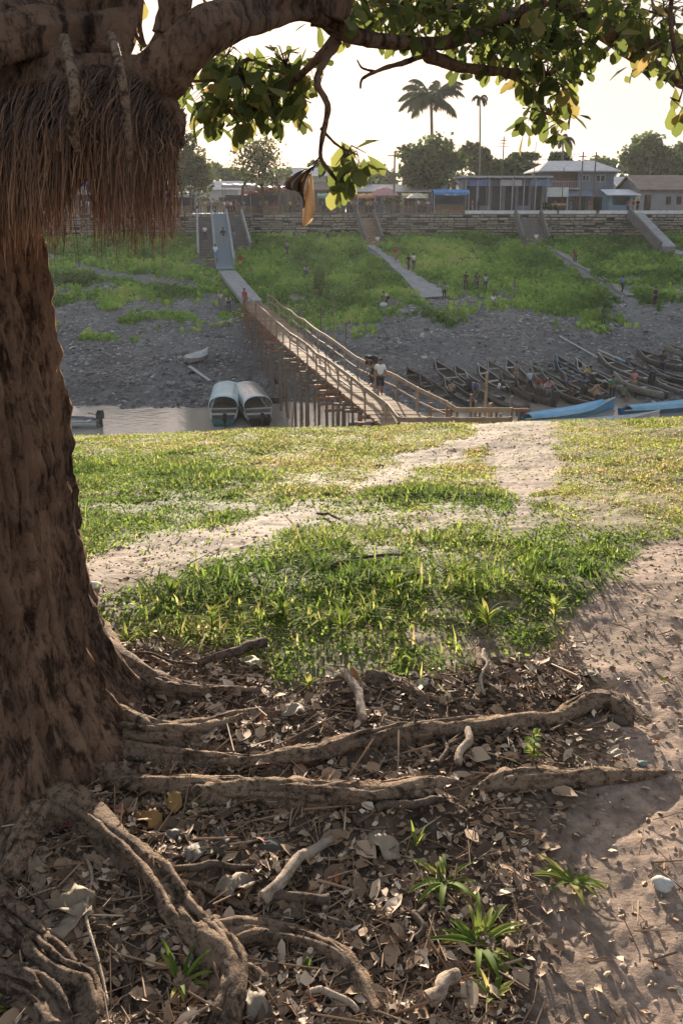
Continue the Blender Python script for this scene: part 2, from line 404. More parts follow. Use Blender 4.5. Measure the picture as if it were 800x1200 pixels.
# water: one sheet of brown river
def watermat():
    m, t = newmat('river_water'); L = t.links.new
    tc = N(t, 'TexCoord'); mp = N(t, 'Mapping'); mp.inputs['Scale'].default_value = (1.1, 1.9, 1); L(tc.outputs['Object'], mp.inputs[0])
    nz = N(t, 'TexNoise'); nz.inputs['Scale'].default_value = 1.6; nz.inputs['Detail'].default_value = 4; L(mp.outputs[0], nz.inputs[0])
    b = N(t, 'BsdfPrincipled'); b.inputs['Base Color'].default_value = (.30, .27, .22, 1); b.inputs['Roughness'].default_value = .05; b.inputs['IOR'].default_value = 1.6
    bp = N(t, 'Bump'); bp.inputs['Strength'].default_value = .22; bp.inputs['Distance'].default_value = .06; L(nz.outputs[0], bp.inputs['Height']); L(bp.outputs[0], b.inputs['Normal'])
    o = N(t, 'OutputMaterial'); L(b.outputs[0], o.inputs[0]); return m
MB().add([(-160, 26, WATER_Z), (160, 26, WATER_Z), (160, 62, WATER_Z), (-160, 62, WATER_Z)], [(0, 1, 2, 3)]).build('water', watermat(), kind='structure')

# ------------------------------------------------------------------ near grass, litter
GRASS = leafmat('grass_blades', [(0, (.05, .10, .02)), (.35, (.12, .19, .035)), (.55, (.22, .27, .06)), (.75, (.30, .28, .11)), (1, (.40, .32, .16))], trans=.5, tcol=1.9, rough=.8, spec=.06)
def blades(n_try, yr, size, seed, dens=1.0, name='grass', label='green and straw coloured grass covering the near river bank'):
    r = np.random.default_rng(seed)
    y = r.uniform(yr[0] ** .5, yr[1] ** .5, n_try) ** 2; x = r.uniform(-1, 1, n_try) * (.55 * y + .8)
    g, dry, lit, px, py = near_masks(x, y)
    cl = .16 + .5 * sstep(5, 7.5, y) + .95 * sstep(-.18, .3, fbm(x, y, 4.5, 4, 61)); cl = cl * (.55 + .45 * sstep(-.3, .15, fbm(x, y, 13, 2, 63))); hs_ = .45 + .9 * sstep(-.2, .4, fbm(x, y, 2.6, 3, 62))
    keep = r.random(n_try) < np.clip(g * cl * dens + .012, 0, 1)
    keep &= (px > -80) & (px < 900) & (py < 1010)
    x, y, g, dry = x[keep], y[keep], g[keep], dry[keep]; n = len(x)
    z = H(x, y)
    h = size * r.uniform(.35, 1.25, n) * (.45 + .65 * g) * (1 - .45 * dry) * hs_[keep] * (1 + .10 * np.maximum(3.6 - y, 0)); wdt = .0019 * r.uniform(.8, 2.6, n) * (1 + .10 * y)
    az = r.uniform(0, 6.283, n); lean = r.uniform(.3, 1.9, n)
    dx, dy = np.cos(az), np.sin(az); sx, sy = -dy, dx
    V = np.zeros((n, 6, 3))
    for k, (tt, ww) in enumerate(((0, 1), (.55, .8), (1, .12))):
        ox = dx * lean * h * tt * tt; oy = dy * lean * h * tt * tt; oz = h * tt * (1 - .42 * np.minimum(lean, 1.3) * tt)
        for sgn in (0, 1):
            q = (sgn * 2 - 1) * wdt * ww
            V[:, k * 2 + sgn, 0] = x + ox + sx * q; V[:, k * 2 + sgn, 1] = y + oy + sy * q; V[:, k * 2 + sgn, 2] = z + oz - .004
    F = np.array([[0, 1, 3, 2], [2, 3, 5, 4]])[None] + (np.arange(n) * 6)[:, None, None]
    rn = np.clip(dry * .42 + .38 * fbm(x, y, 1.7, 4, 66) + r.normal(.34, .16, n) + (r.random(n) < .08) * .3, 0, 1)
    return V.reshape(-1, 3), F.reshape(-1, 4), np.repeat(rn, 6)
def cover(n_try):
    r = np.random.default_rng(77); y = r.uniform(2.2 ** .5, 11.4 ** .5, n_try) ** 2; x = r.uniform(-1, 1, n_try) * (.55 * y + .8); g, dry, lit, px, py = near_masks(x, y)
    k_ = (r.random(n_try) < g * (.15 + .3 * sstep(5, 7.5, y) + .6 * sstep(-.1, .3, fbm(x, y, 3.1, 4, 64)))) & (px > -60) & (px < 880); x, y, dry = x[k_], y[k_], dry[k_]; n = len(x)
    s = r.uniform(.004, .011, n) * (1 + .03 * y); tv = [(-.5, -.8, 0), (.5, -.8, .1), (.55, .8, 0), (-.5, .8, .2)]
    return scatter(tv, [(0, 1, 2, 3)], np.stack([x, y, H(x, y) + r.uniform(.002, .028, n)], -1), rotmats(r.uniform(0, 6.28, n), r.normal(0, .5, n), r.normal(0, .5, n)), np.stack([s, s, s], -1), np.clip(dry * .25 + .25 * fbm(x, y, 1.7, 4, 66) + r.normal(.26, .10, n), 0, .5))
parts = [blades(190000, (2.1, 6), .052, 1), blades(320000, (5.5, 11.6), .06, 2), cover(160000)]
# seed stalks and broad-leaved tufts among the grass
parts.append(blades(5000, (2.3, 5.0), .12, 3))
V, F, r_ = concat(parts)
npmesh('grass', V, F, GRASS, rnd=r_, kind='stuff', label='green and straw coloured grass covering the near river bank', category='grass')

LIT = rndmat('dead_leaves', [(0, (.06, .038, .024)), (.3, (.20, .12, .07)), (.55, (.33, .21, .125)), (.8, (.52, .385, .265)), (.93, (.62, .48, .35)), (.95, (.30, .09, .04)), (1, (.36, .13, .05))], rough=.7)
def litter():
    r = np.random.default_rng(5)
    def pts(n, lo, hi, sparse):
        y = r.uniform(lo, hi, n); x = r.uniform(-1, 1, n) * (.5 * y + .5)
        g, dry, lit, px, py = near_masks(x, y)
        keep = (r.random(n) < lit * (1 - sparse) * (.45 + .55 * sstep(-.3, .2, fbm(x, y, 3.2, 3, 71))) + sparse) & (px > -40) & (px < 840)
        x, y = x[keep], y[keep]
        z = H(x, y) + lit[keep] * (fbm(x, y, 11, 4, 41) * .022)
        return np.stack([x, y, z], -1)
    leaf = [(0, -1, 0), (-.34, -.45, .10), (.34, -.45, .13), (-.45, .1, .16), (.45, .1, .12), (-.24, .62, .07), (.24, .62, .12), (0, 1, .05), (0, -.45, 0), (0, .1, 0), (0, .62, 0)]
    lf = [(0, 8, 1, 1), (0, 2, 8, 8), (1, 8, 9, 3), (8, 2, 4, 9), (3, 9, 10, 5), (9, 4, 6, 10), (5, 10, 7, 7), (10, 6, 7, 7)]
    lf = [(1, 8, 9, 3), (8, 2, 4, 9), (3, 9, 10, 5), (9, 4, 6, 10), (0, 2, 8, 1), (5, 10, 6, 7)]
    out = []
    for n, lo, hi, s0, s1, sp in ((46000, 1.0, 4.2, .005, .018, .035), (3600, 1.0, 3.9, .018, .04, .006)):
        P = pts(n, lo, hi, sp); k = len(P); P[:, 2] += r.uniform(.0, .02, k)
        RM = rotmats(r.uniform(0, 6.28, k), r.normal(0, .26, k), r.normal(0, .34, k))
        s = r.uniform(s0, s1, k); SC = np.stack([s * r.uniform(.6, 1.6, k), s, s * r.uniform(.3, 2.6, k)], -1)
        out.append(scatter(leaf, lf, P, RM, SC, np.clip(r.beta(1.15, 1.35, k) * .97 + (r.random(k) < .03) * .3, 0, 1)))
    V, F, rr = concat(out); V = V + .0013 * r.normal(size=V.shape)
    npmesh('leaf_litter', V, F, LIT, rnd=rr, smooth=True, kind='stuff', label='carpet of brown fallen leaves over the tree roots', category='leaf litter')
    # twigs and bark crumbs
    tw = [];
    a = [(-1, -1, 0), (1, -1, 0), (0, -1, 1.6), (-1, 0, .2), (1, 0, .2), (0, 0, 1.8), (-.5, 1, 0), (.5, 1, 0), (0, 1, .8)]
    af = [(0, 1, 4, 3), (1, 2, 5, 4), (2, 0, 3, 5), (3, 4, 7, 6), (4, 5, 8, 7), (5, 3, 6, 8)]
    out = []
    for n, l0, l1, w0, w1, sp in ((15000, .012, .05, .0008, .0024, .05), (1000, .06, .16, .0013, .0035, .015), (14000, .004, .011, .003, .005, .14)):
        P = pts(n, 1.0, 3.95, sp); k = len(P); P[:, 2] += r.uniform(.002, .022, k) * (l1 > .02)
        RM = rotmats(r.uniform(0, 6.28, k), r.normal(0, .22, k), r.uniform(-3, 3, k) * (l1 < .02))
        l = r.uniform(l0, l1, k); w = r.uniform(w0, w1, k); V0 = np.stack([w, l, w], -1)
        out.append(scatter(a, af, P, RM, V0, r.beta(2.2, 2.2, k) * .85))
    V, F, rr = concat(out)
    npmesh('twig_litter', V, F, LIT, rnd=rr, kind='stuff', label='thin twigs and bark crumbs strewn over the soil by the tree', category='twigs')
    # clods on the bare soil
    n = 15000; y = r.uniform(1.0, 10, n); x = r.uniform(-1, 1, n) * (.5 * y + .5); g, dry, lit, px, py = near_masks(x, y)
    k_ = r.random(n) < (1 - g) * (1 - lit * .8) * .8; x, y = x[k_], y[k_]; k = len(x)
    rock = [(-1, -1, -.5), (1, -.8, -.5), (.9, 1, -.5), (-1, .9, -.5), (-.6, -.5, .7), (.6, -.6, .5), (.5, .6, .8), (-.5, .6, .55)]
    rf = [(0, 1, 5, 4), (1, 2, 6, 5), (2, 3, 7, 6), (3, 0, 4, 7), (4, 5, 6, 7)]
    s = r.uniform(.002, .008, k) * (1 + (r.random(k) < .05) * 1.0) * (1 + y * .04)
    V, F, rr = scatter(rock, rf, np.stack([x, y, H(x, y)], -1), rotmats(r.uniform(0, 6.28, k), r.normal(0, .2, k), r.normal(0, .2, k)), np.stack([s, s * r.uniform(.6, 1.2, k), s * .6], -1), r.uniform(0, 1, k))
    npmesh('soil_clods', V, F, rndmat('soil_crumbs', [(0, (.17, .12, .09)), (1, (.36, .27, .21))], .9), rnd=rr, kind='stuff', label='small clods of dry pinkish soil on the trodden ground', category='soil')
litter()

# ------------------------------------------------------------------ the big tree
TX, TY = -1.13, 2.30
tree = thing('big_tree', 'large gnarled tree with shaggy hanging root curtain and spreading roots, filling the left edge', 'tree', (TX, TY, 0))
edge_px = [(34, 215), (42, 262), (50, 300), (63, 390), (80, 490), (88, 590), (98, 680), (112, 735), (128, 772), (150, 805), (178, 835), (215, 862)]
EZ = []; EX = []
for px, py in edge_px:
    d = ray(px, py); a_ = d.x / d.y; q_ = (TX * a_ + TY) / (1 + a_ * a_); rr0 = abs(TX - a_ * TY) / math.sqrt(1 + a_ * a_)   # sight line tangent to the round trunk
    EZ.append(CAMZ + d.z / d.y * q_); EX.append(rr0 - .012 + .035 * max(0, (py - 640) / 220))
EZ = EZ[::-1]; EX = EX[::-1]
def trunk():
    zs = list(np.arange(-.25, 2.05, .012)); nth = 220; V = []; th = np.linspace(0, 2 * math.pi, nth, endpoint=False)
    for z in zs:
        base = np.interp(max(z, EZ[0]), EZ, EX) if z < EZ[-1] else EX[-1] + (z - EZ[-1]) * .05
        base = max(base, .3)
        flare = max(0, base - .47)
        lob = .55 + .45 * np.cos(th * 6 + .3 + z * .3) * (.6 + .4 * np.cos(th * 2.3))
        lob = np.maximum(lob, 1.02 * np.exp(-((((th - .45) + math.pi) % (2 * math.pi) - math.pi) / .8) ** 4))
        r = min(base, .47) + flare * lob
        c = np.cos(th) * 1.5; s = np.sin(th) * 1.5
        r = r + .04 * fbm(c * 2 + 5, s * 2 + z * .5, 1.0, 3, 3) + .028 * (1 - 2 * np.abs(fbm(c * 5 + s * 3, s * 5 + z * 1.5 + 9, 1, 3, 6))) - .014 + .026 * fbm(c * 11 + z * 1.5, z * 5 + s * 11, 1, 4, 7) + .012 * fbm(th * 16, z * 22 + c * 0, 1, 2, 17)
        cx = TX - (z > 2.2) * 0; V.append(np.stack([cx + np.cos(th) * r, TY + np.sin(th) * r, np.full(nth, z)], -1))
    V = np.concatenate(V); nz = len(zs); idx = np.arange(nz * nth).reshape(nz, nth); j = np.roll(idx, -1, 1)
    F = np.stack([idx[:-1], j[:-1], j[1:], idx[1:]], -1).reshape(-1, 4)
    npmesh('trunk', V, F, M_bark, smooth=True, parent=tree)
trunk()
def smoothpath(pts, n=8):
    P = [Vector(p) for p in pts]; out = []
    for i in range(len(P) - 1):
        p0 = P[max(i - 1, 0)]; p1 = P[i]; p2 = P[i + 1]; p3 = P[min(i + 2, len(P) - 1)]
        for k in range(n):
            t = k / n; out.append(.5 * ((2 * p1) + (p2 - p0) * t + (2 * p0 - 5 * p1 + 4 * p2 - p3) * t * t + (3 * p1 - p0 - 3 * p2 + p3) * t ** 3))
    out.append(P[-1]); return out
def rough_tube(pts, rads, n=16, step=8, amp=.18, seed=0, flat=1.0, fine=.1):
    P = smoothpath(pts, step); k = len(P); rr = np.interp(np.linspace(0, len(pts) - 1, k), range(len(pts)), rads)
    V = []; prev = None; s = 0
    for i in range(k):
        d = (P[min(i + 1, k - 1)] - P[max(i - 1, 0)]).normalized()
        if i: s += (P[i] - P[i - 1]).length
        if prev is None: prev = Vector((0, 0, 1)) if abs(d.z) < .85 else Vector((0, 1, 0))
        a = (prev - d * prev.dot(d)).normalized(); b = d.cross(a); prev = a
        th = np.linspace(0, 6.2832, n, endpoint=False)
        q = rr[i] * (1 + amp * fbm(np.cos(th) * 1.3 + seed * 3.1, np.sin(th) * 1.3 + s / max(rads) * .35, 1, 3, seed) * 2 + fine * fbm(np.cos(th) * 5, np.sin(th) * 5 + s / max(rads) * 1.2, 1, 3, seed + 2) * 2)
        for j in range(n): V.append(P[i] + a * (math.cos(th[j]) * q[j] * flat) + b * (math.sin(th[j]) * q[j]))
    F = [(i * n + j, i * n + (j + 1) % n, (i + 1) * n + (j + 1) % n, (i + 1) * n + j) for i in range(k - 1) for j in range(n)]
    F += [tuple(range(n - 1, -1, -1)), tuple((k - 1) * n + j for j in range(n))]
    return V, F
def root(name, pxs, rads, lift, mat=None, parent=tree, seed=0, amp=.2, n=18, **tags):
    rads = list(rads); lift = list(lift) if hasattr(lift, '__len__') else [lift] * len(pxs)
    if pxs[-1][1] < 1190: rads[-1] = max(.004, rads[-1] * .45); lift[-1] = -1.6
    pts = []
    for (px, py), r, l in zip(pxs, rads, lift if hasattr(lift, '__len__') else [lift] * len(pxs)):
        g = gp(px, py, dz=l * r); g.z += l * r; pts.append(g)
    V, F = rough_tube(pts, rads, seed=seed, amp=amp, n=n)
    m = MB().add(V, F); rq = random.Random(seed + 900)
    SP = smoothpath(pts, 8); RR = np.interp(np.linspace(0, len(pts) - 1, len(SP)), range(len(pts)), rads)
    if max(rads) > .02:
        for q in range(7):                           # thinner roots grown along and over the main one
            a = rq.randint(0, max(0, len(SP) - 24)); b = min(len(SP) - 1, a + rq.randint(14, 34)); th = rq.uniform(0, 6.28); dth = rq.uniform(-.09, .09); P = []
            for i in range(a, b, 2):
                d = (SP[min(i + 1, len(SP) - 1)] - SP[max(i - 1, 0)]).normalized(); s_ = d.cross(Vector((0, 0, 1))).normalized(); u_ = s_.cross(d); th += dth; ang = .25 + abs(math.sin(th * .7 + q)) * 2.6
                P.append(SP[i] + (s_ * math.cos(ang) + u_ * math.sin(ang)) * RR[i] * rq.uniform(.88, 1.08))
            if len(P) > 3:
                w = rq.uniform(.12, .3) * max(rads); v2, f2 = rough_tube(P, [w * .15] + [w] * (len(P) - 2) + [w * .3], n=8, seed=q + seed, amp=.25, step=3); m.add(v2, f2)
    return m.build(name, mat or M_root, parent, smooth=True, **tags)
ROOTS = [
 ([(60, 872), (150, 885), (230, 893), (300, 900), (360, 893), (410, 878), (470, 867), (540, 857), (600, 848), (650, 846), (690, 826), (716, 824), (732, 838), (738, 856)], [.04, .035, .028, .026, .03, .034, .034, .032, .03, .026, .03, .034, .03, .015], [.4, .4, .3, .3, .5, .6, .7, .7, .7, .6, 1.0, 1.1, .8, -.3]),
 ([(60, 905), (140, 915), (220, 925), (300, 932), (380, 940), (440, 938), (500, 926), (548, 926)], [.05, .04, .038, .042, .045, .04, .032, .015], [.3, .4, .5, .6, .7, .6, .5, -.2]),
 ([(560, 930), (590, 920), (640, 918), (700, 914), (750, 912), (800, 906)], [.015, .034, .034, .026, .018, .01], [.1, .6, .6, .4, .2, 0]),
 ([(40, 930), (100, 965), (150, 1000), (190, 1045), (215, 1085), (245, 1108), (300, 1102), (350, 1112), (400, 1135), (440, 1195)], [.06, .055, .05, .047, .042, .036, .026, .024, .026, .02], [.5, .5, .6, .7, .6, .5, .5, .5, .5, .2]),
 ([(235, 1095), (262, 1125), (272, 1160), (262, 1215)], [.035, .042, .04, .035], [.5, .5, .5, .4]),
 ([(0, 1035), (20, 1000), (42, 955), (55, 910), (58, 870)], [.05, .05, .052, .05, .045], [.6, .7, .6, .6, .8]),
 ([(-20, 1050), (10, 1080), (40, 1115), (75, 1150), (100, 1165), (108, 1210)], [.045, .04, .04, .04, .034, .03], [.5, .5, .6, .5, .4, .3]),
 ([(-30, 1150), (10, 1160), (50, 1185), (70, 1220)], [.04, .045, .045, .04], .5),
 ([(110, 745), (150, 795), (200, 812), (260, 818), (330, 812)], [.06, .055, .04, .024, .008], [1.2, .6, .4, .3, .1]),
 ([(120, 850), (180, 868), (240, 858), (290, 842), (350, 838)], [.07, .05, .028, .016, .006], [.6, .4, .5, .4, .2]),
 ([(400, 1110), (470, 1135), (560, 1140), (640, 1165)], [.012, .014, .012, .006], .6),
 ([(30, 880), (0, 930), (-30, 990)], [.09, .07, .06], .6),
 ([(430, 795), (470, 805), (500, 822), (560, 826), (610, 822)], [.024, .026, .018, .012, .006], .4),
 ([(150, 893), (200, 880), (260, 878), (320, 884), (380, 900)], [.012, .014, .012, .010, .006], .6),
 ([(300, 935), (350, 955), (420, 965), (470, 958)], [.016, .014, .012, .006], .5),
 ([(290, 1095), (340, 1080), (400, 1088), (450, 1100)], [.014, .012, .010, .006], .5),
 ([(90, 1080), (130, 1100), (150, 1150), (148, 1210)], [.012, .014, .014, .012], .5),
 ([(262, 1130), (300, 1150), (320, 1180), (326, 1215)], [.018, .016, .014, .012], .5),
 ([(190, 1045), (230, 1040), (270, 1056), (300, 1080)], [.016, .014, .010, .006], .5),
 ([(450, 880), (480, 900), (500, 920)], [.014, .012, .008], .5),
 ([(560, 765), (566, 800), (590, 818), (640, 822)], [.012, .012, .014, .01], .6),
]
for i, (a, b, c) in enumerate(ROOTS): root('root', a, [q * (.84 if a[0][1] > 900 else .95) for q in b], [(e - .1) for e in (c if hasattr(c, '__len__') else [c] * len(a))], seed=i, amp=.42, n=22)
# branches
def branch(pts, rads, seed, n=16, amp=.25, parent=tree, mat=None):
    P = [at(px, py, Y - .25 * min(1, max(0, (2.75 - Y) / .1))) for px, py, Y in pts]
    V, F = rough_tube(P, rads, seed=seed, amp=amp, n=n, step=7)
    return MB().add(V, F).build('branch', mat or M_bark, parent, smooth=True)
BR = [
 ([(30, 150, 2.7), (60, 90, 2.65), (104, 40, 2.6), (112, -40, 2.6), (115, -120, 2.6)], [.26, .19, .125, .115, .11], 1),
 ([(40, 150, 2.65), (120, 115, 2.55), (180, 92, 2.5), (212, 62, 2.5), (245, 36, 2.55), (300, 16, 2.7), (345, 6, 2.8), (385, 16, 2.9)], [.19, .105, .060, .052, .052, .050, .044, .036], 2),
 ([(375, 16, 2.9), (400, 36, 2.95), (430, 45, 3.0), (470, 50, 3.1), (505, 50, 3.15), (540, 46, 3.2), (570, 36, 3.3)], [.045, .032, .026, .024, .024, .02, .012], 3),
 ([(490, 52, 3.12), (505, 66, 3.15), (535, 77, 3.2), (575, 83, 3.25), (615, 84, 3.3)], [.024, .024, .02, .016, .008], 4),
 ([(385, 22, 2.9), (395, -20, 2.9), (400, -70, 2.9)], [.05, .06, .06], 5),
 ([(190, 70, 2.5), (205, 30, 2.5), (215, -10, 2.5), (225, -60, 2.5)], [.042, .03, .028, .027], 6),
 ([(193, 40, 2.5), (196, 10, 2.5), (190, -40, 2.5)], [.03, .024, .022], 7),
 ([(150, 60, 2.55), (90, 40, 2.5), (30, 45, 2.4), (-20, 70, 2.3)], [.1, .05, .05, .05], 8),
 ([(-30, 60, 2.5), (10, 30, 2.6), (50, 2, 2.8), (90, -40, 2.9)], [.12, .08, .07, .07], 9),
 ([(610, -30, 3.6), (660, 8, 3.6), (700, 34, 3.6), (745, 65, 3.7), (775, 84, 3.8), (815, 105, 3.9)], [.035, .036, .034, .03, .028, .024], 11),
 ([(700, 34, 3.6), (740, 48, 3.6), (775, 55, 3.6), (820, 60, 3.6)], [.028, .024, .022, .018], 12),
 ([(540, 46, 3.2), (590, 20, 3.4), (640, 0, 3.5), (670, -40, 3.5)], [.018, .02, .022, .025], 13),
 ([(575, 82, 3.25), (610, 96, 3.3), (630, 120, 3.3), (640, 140, 3.3)], [.01, .008, .006, .004], 14),
 ([(500, 64, 3.15), (470, 74, 3.1), (445, 82, 3.05), (425, 92, 3.0), (422, 104, 3.0)], [.009, .009, .007, .005, .003], 15),
 ([(440, 84, 3.05), (425, 80, 3.0), (418, 70, 3.0)], [.005, .004, .002], 16),
 ([(395, 50, 2.95), (378, 75, 2.9), (372, 98, 2.85), (384, 125, 2.8), (378, 160, 2.75), (376, 185, 2.75), (392, 208, 2.75), (404, 222, 2.75)], [.012, .012, .01, .009, .008, .007, .006, .003], 17),
 ([(395, 45, 2.95), (370, 70, 3.0), (340, 100, 3.1), (310, 118, 3.1), (288, 132, 3.1), (250, 128, 3.1)], [.02, .014, .012, .01, .008, .005], 18),
 ([(350, 92, 3.05), (320, 80, 3.1), (290, 70, 3.1), (262, 92, 3.1), (215, 95, 3.1)], [.008, .008, .007, .006, .004], 19),
 ([(166, 52, 2.5), (150, 20, 2.5), (148, -20, 2.5)], [.004, .005, .005], 20),
 ([(170, 55, 2.5), (164, 30, 2.5), (168, -20, 2.5)], [.005, .006, .006], 21),
 ([(800, 95, 3.2), (790, 60, 3.2), (785, 20, 3.2), (790, -30, 3.2)], [.003, .006, .008, .01], 22),
 ([(376, 150, 2.78), (395, 170, 2.75), (420, 182, 2.75)], [.005, .004, .002], 23),
]
for p, r, s in BR: branch(p, r, s, n=20 if max(r) > .05 else 10, amp=.3 if max(r) > .05 else .2)
# leaves of the crown, hanging in bunches
def crown_leaves():
    r = np.random.default_rng(9); C = []; TW = MB()
    def grp(cx, cy, sx, sy, Y0, Y1, n):
        n = int(n * .82); px = cx + np.clip(r.normal(0, 1, n), -1.75, 1.75) * sx * 1.15; py = cy + np.clip(r.normal(0, 1, n), -1.7, 1.7) * sy * 1.12; Y = r.uniform(Y0, Y1, n)
        Q = [at(a, b, c) for a, b, c in zip(px, py, Y)]; C.append(np.array([tuple(q) for q in Q])); o = at(cx, cy - sy * .5, (Y0 + Y1) / 2)
        for q in Q[::4]:
            mid = (o + q) / 2 + Vector((r.normal() * .02, r.normal() * .02, .03)); TW.tube([o, mid, q + Vector((0, 0, .004))], [.0035, .0024, .0012], 4)
    for a in ((285, 105, 34, 22, 2.9, 3.4, 230), (255, 122, 16, 14, 2.9, 3.3, 60), (335, 85, 22, 16, 3, 3.5, 90), (325, 118, 18, 12, 3, 3.3, 45), (265, 70, 20, 8, 3, 3.4, 30),
              (598, 45, 34, 22, 3.1, 3.9, 330), (640, 95, 13, 14, 3.2, 3.4, 55), (645, 140, 16, 11, 3.2, 3.4, 42), (650, 60, 22, 18, 3.2, 3.6, 120), (520, 18, 34, 16, 3.1, 3.7, 190), (465, 15, 30, 12, 3.0, 3.6, 95),
              (700, 20, 36, 18, 3.3, 4, 200), (770, 25, 22, 18, 3.3, 4, 110), (760, 75, 16, 9, 3.5, 3.9, 26), (790, 65, 12, 14, 3.1, 3.4, 25), (405, 190, 15, 13, 2.7, 2.9, 34), (400, 212, 7, 7, 2.7, 2.8, 10),
              (795, 125, 4, 12, 3.2, 3.3, 8), (430, 8, 16, 9, 2.9, 3.2, 35), (165, 62, 6, 5, 2.5, 2.6, 5), (560, -30, 120, 30, 3, 4, 350), (330, -40, 120, 22, 3, 4.2, 260), (400, 14, 14, 7, 2.9, 3.2, 14)): grp(*a)
    P = np.concatenate(C); n = len(P); TW.build('twigs', M_bark, tree, kind='stuff')
    # obovate leaf with a folded midrib
    L = [(0, 0, 0), (-.16, .3, .05), (.16, .3, .05), (-.30, .68, .08), (.30, .68, .08), (-.20, .95, .03), (.20, .95, .03), (0, 1.08, -.04), (0, .3, 0), (0, .68, 0), (0, .95, -.02)]
    LF = [(0, 2, 8, 1), (1, 8, 9, 3), (8, 2, 4, 9), (3, 9, 10, 5), (9, 4, 6, 10), (5, 10, 6, 7)]
    s = r.uniform(.042, .088, n) ; RM = rotmats(r.uniform(0, 6.28, n), r.normal(-.75, .5, n), r.normal(0, .5, n))
    V, F, rr = scatter(L, LF, P, RM, np.stack([s, s, s], -1), r.random(n))
    npmesh('foliage', V, F, leafmat('tree_leaves', [(0, (.04, .055, .016)), (.5, (.075, .10, .025)), (.85, (.12, .135, .035)), (1, (.2, .15, .05))], trans=.5, rough=.45, tcol=2.2), rnd=rr, parent=tree)
    # the crown above and behind the camera, seen only as shade
crown_leaves()
# shaggy curtain of dry hanging rootlets
def curtain():
    r = np.random.default_rng(21); n = 9000; out = []
    # anchor on a lumpy collar under the limbs
    px = r.uniform(-60, 207, n); ty = np.interp(px, [-60, 60, 150, 207], [60, 60, 62, 118]); py = ty + r.uniform(0, 1, n) ** .8 * (165 - ty)
    Y = 2.03 - .10 * np.sin(np.clip((py - ty) / 110, 0, 1) * 3.0) + r.uniform(0, .34, n) + np.clip(px - 150, 0, 60) * .003
    # gap between the two hanks near px 92
    endy = np.interp(px, [-60, 0, 40, 70, 84, 98, 110, 130, 170, 205, 209], [330, 300, 285, 262, 215, 178, 236, 262, 258, 232, 190]) - 100 + r.gamma(1.3, 40, n)
    endy = np.minimum(endy, np.interp(px, [80, 98, 112], [400, 215, 400])); endy = np.minimum(endy, 282 + r.normal(0, 16, n))
    endy = np.maximum(endy, py + 25)
    K = 7; V = np.zeros((n, K, 2, 3)); wv = r.uniform(.0005, .0016, n) * (1 + (r.random(n) < .06) * 1.5)
    ph = r.uniform(0, 6.28, n); am = r.uniform(0, .012, n); drift = r.normal(0, 5, n)
    for k in range(K):
        t = k / (K - 1)
        for i in range(n):
            p = at(px[i] + drift[i] * t, py[i] + (endy[i] - py[i]) * t, Y[i])
            p.y += .16 * (1 - t) ** 6; V[i, k, 0] = (p.x - wv[i] * (1 - .6 * t) + am[i] * math.sin(ph[i] + 5 * t), p.y + am[i] * .7 * math.cos(ph[i] + 4 * t), p.z)
            V[i, k, 1] = V[i, k, 0] + np.array((2 * wv[i] * (1 - .6 * t), .0004, 0))
    V = V.reshape(n, K * 2, 3)
    F = np.array([[2 * k, 2 * k + 1, 2 * k + 3, 2 * k + 2] for k in range(K - 1)])[None] + (np.arange(n) * K * 2)[:, None, None]
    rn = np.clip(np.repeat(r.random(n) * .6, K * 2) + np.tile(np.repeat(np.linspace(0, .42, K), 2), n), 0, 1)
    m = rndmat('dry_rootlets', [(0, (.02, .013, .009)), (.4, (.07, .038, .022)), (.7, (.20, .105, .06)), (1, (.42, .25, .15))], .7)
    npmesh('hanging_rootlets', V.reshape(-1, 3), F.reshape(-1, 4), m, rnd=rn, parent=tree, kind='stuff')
    mb = MB()
    for cx, cy, Yc, rad, sz in ((0, 120, 2.5, .2, .85), (60, 118, 2.5, .19, .8), (125, 120, 2.5, .14, .8), (165, 130, 2.5, .10, .8), (188, 145, 2.5, .07, .9)):
        mb.ball(at(cx, cy, Yc - .25), rad * .92, 16, 12, sc=(1, .8, sz), jit=.15)
    mb.build('root_collar', M_bark, tree, smooth=True)
    for pts, rd in (([(75, 45, 2.3), (82, 70, 2.2), (88, 110, 2.12), (84, 150, 2.13), (92, 180, 2.16)], .012), ([(130, 40, 2.3), (140, 75, 2.2), (146, 110, 2.16), (150, 150, 2.15), (152, 190, 2.16)], .010)):
        P = [at(p[0], p[1], p[2] - .24) for p in pts]; V, F = rough_tube(P, [rd, rd, rd * .9, rd * .8, rd * .4], n=8, seed=3, amp=.15)
        MB().add(V, F).build('aerial_root', M_root, tree, smooth=True)
curtain()

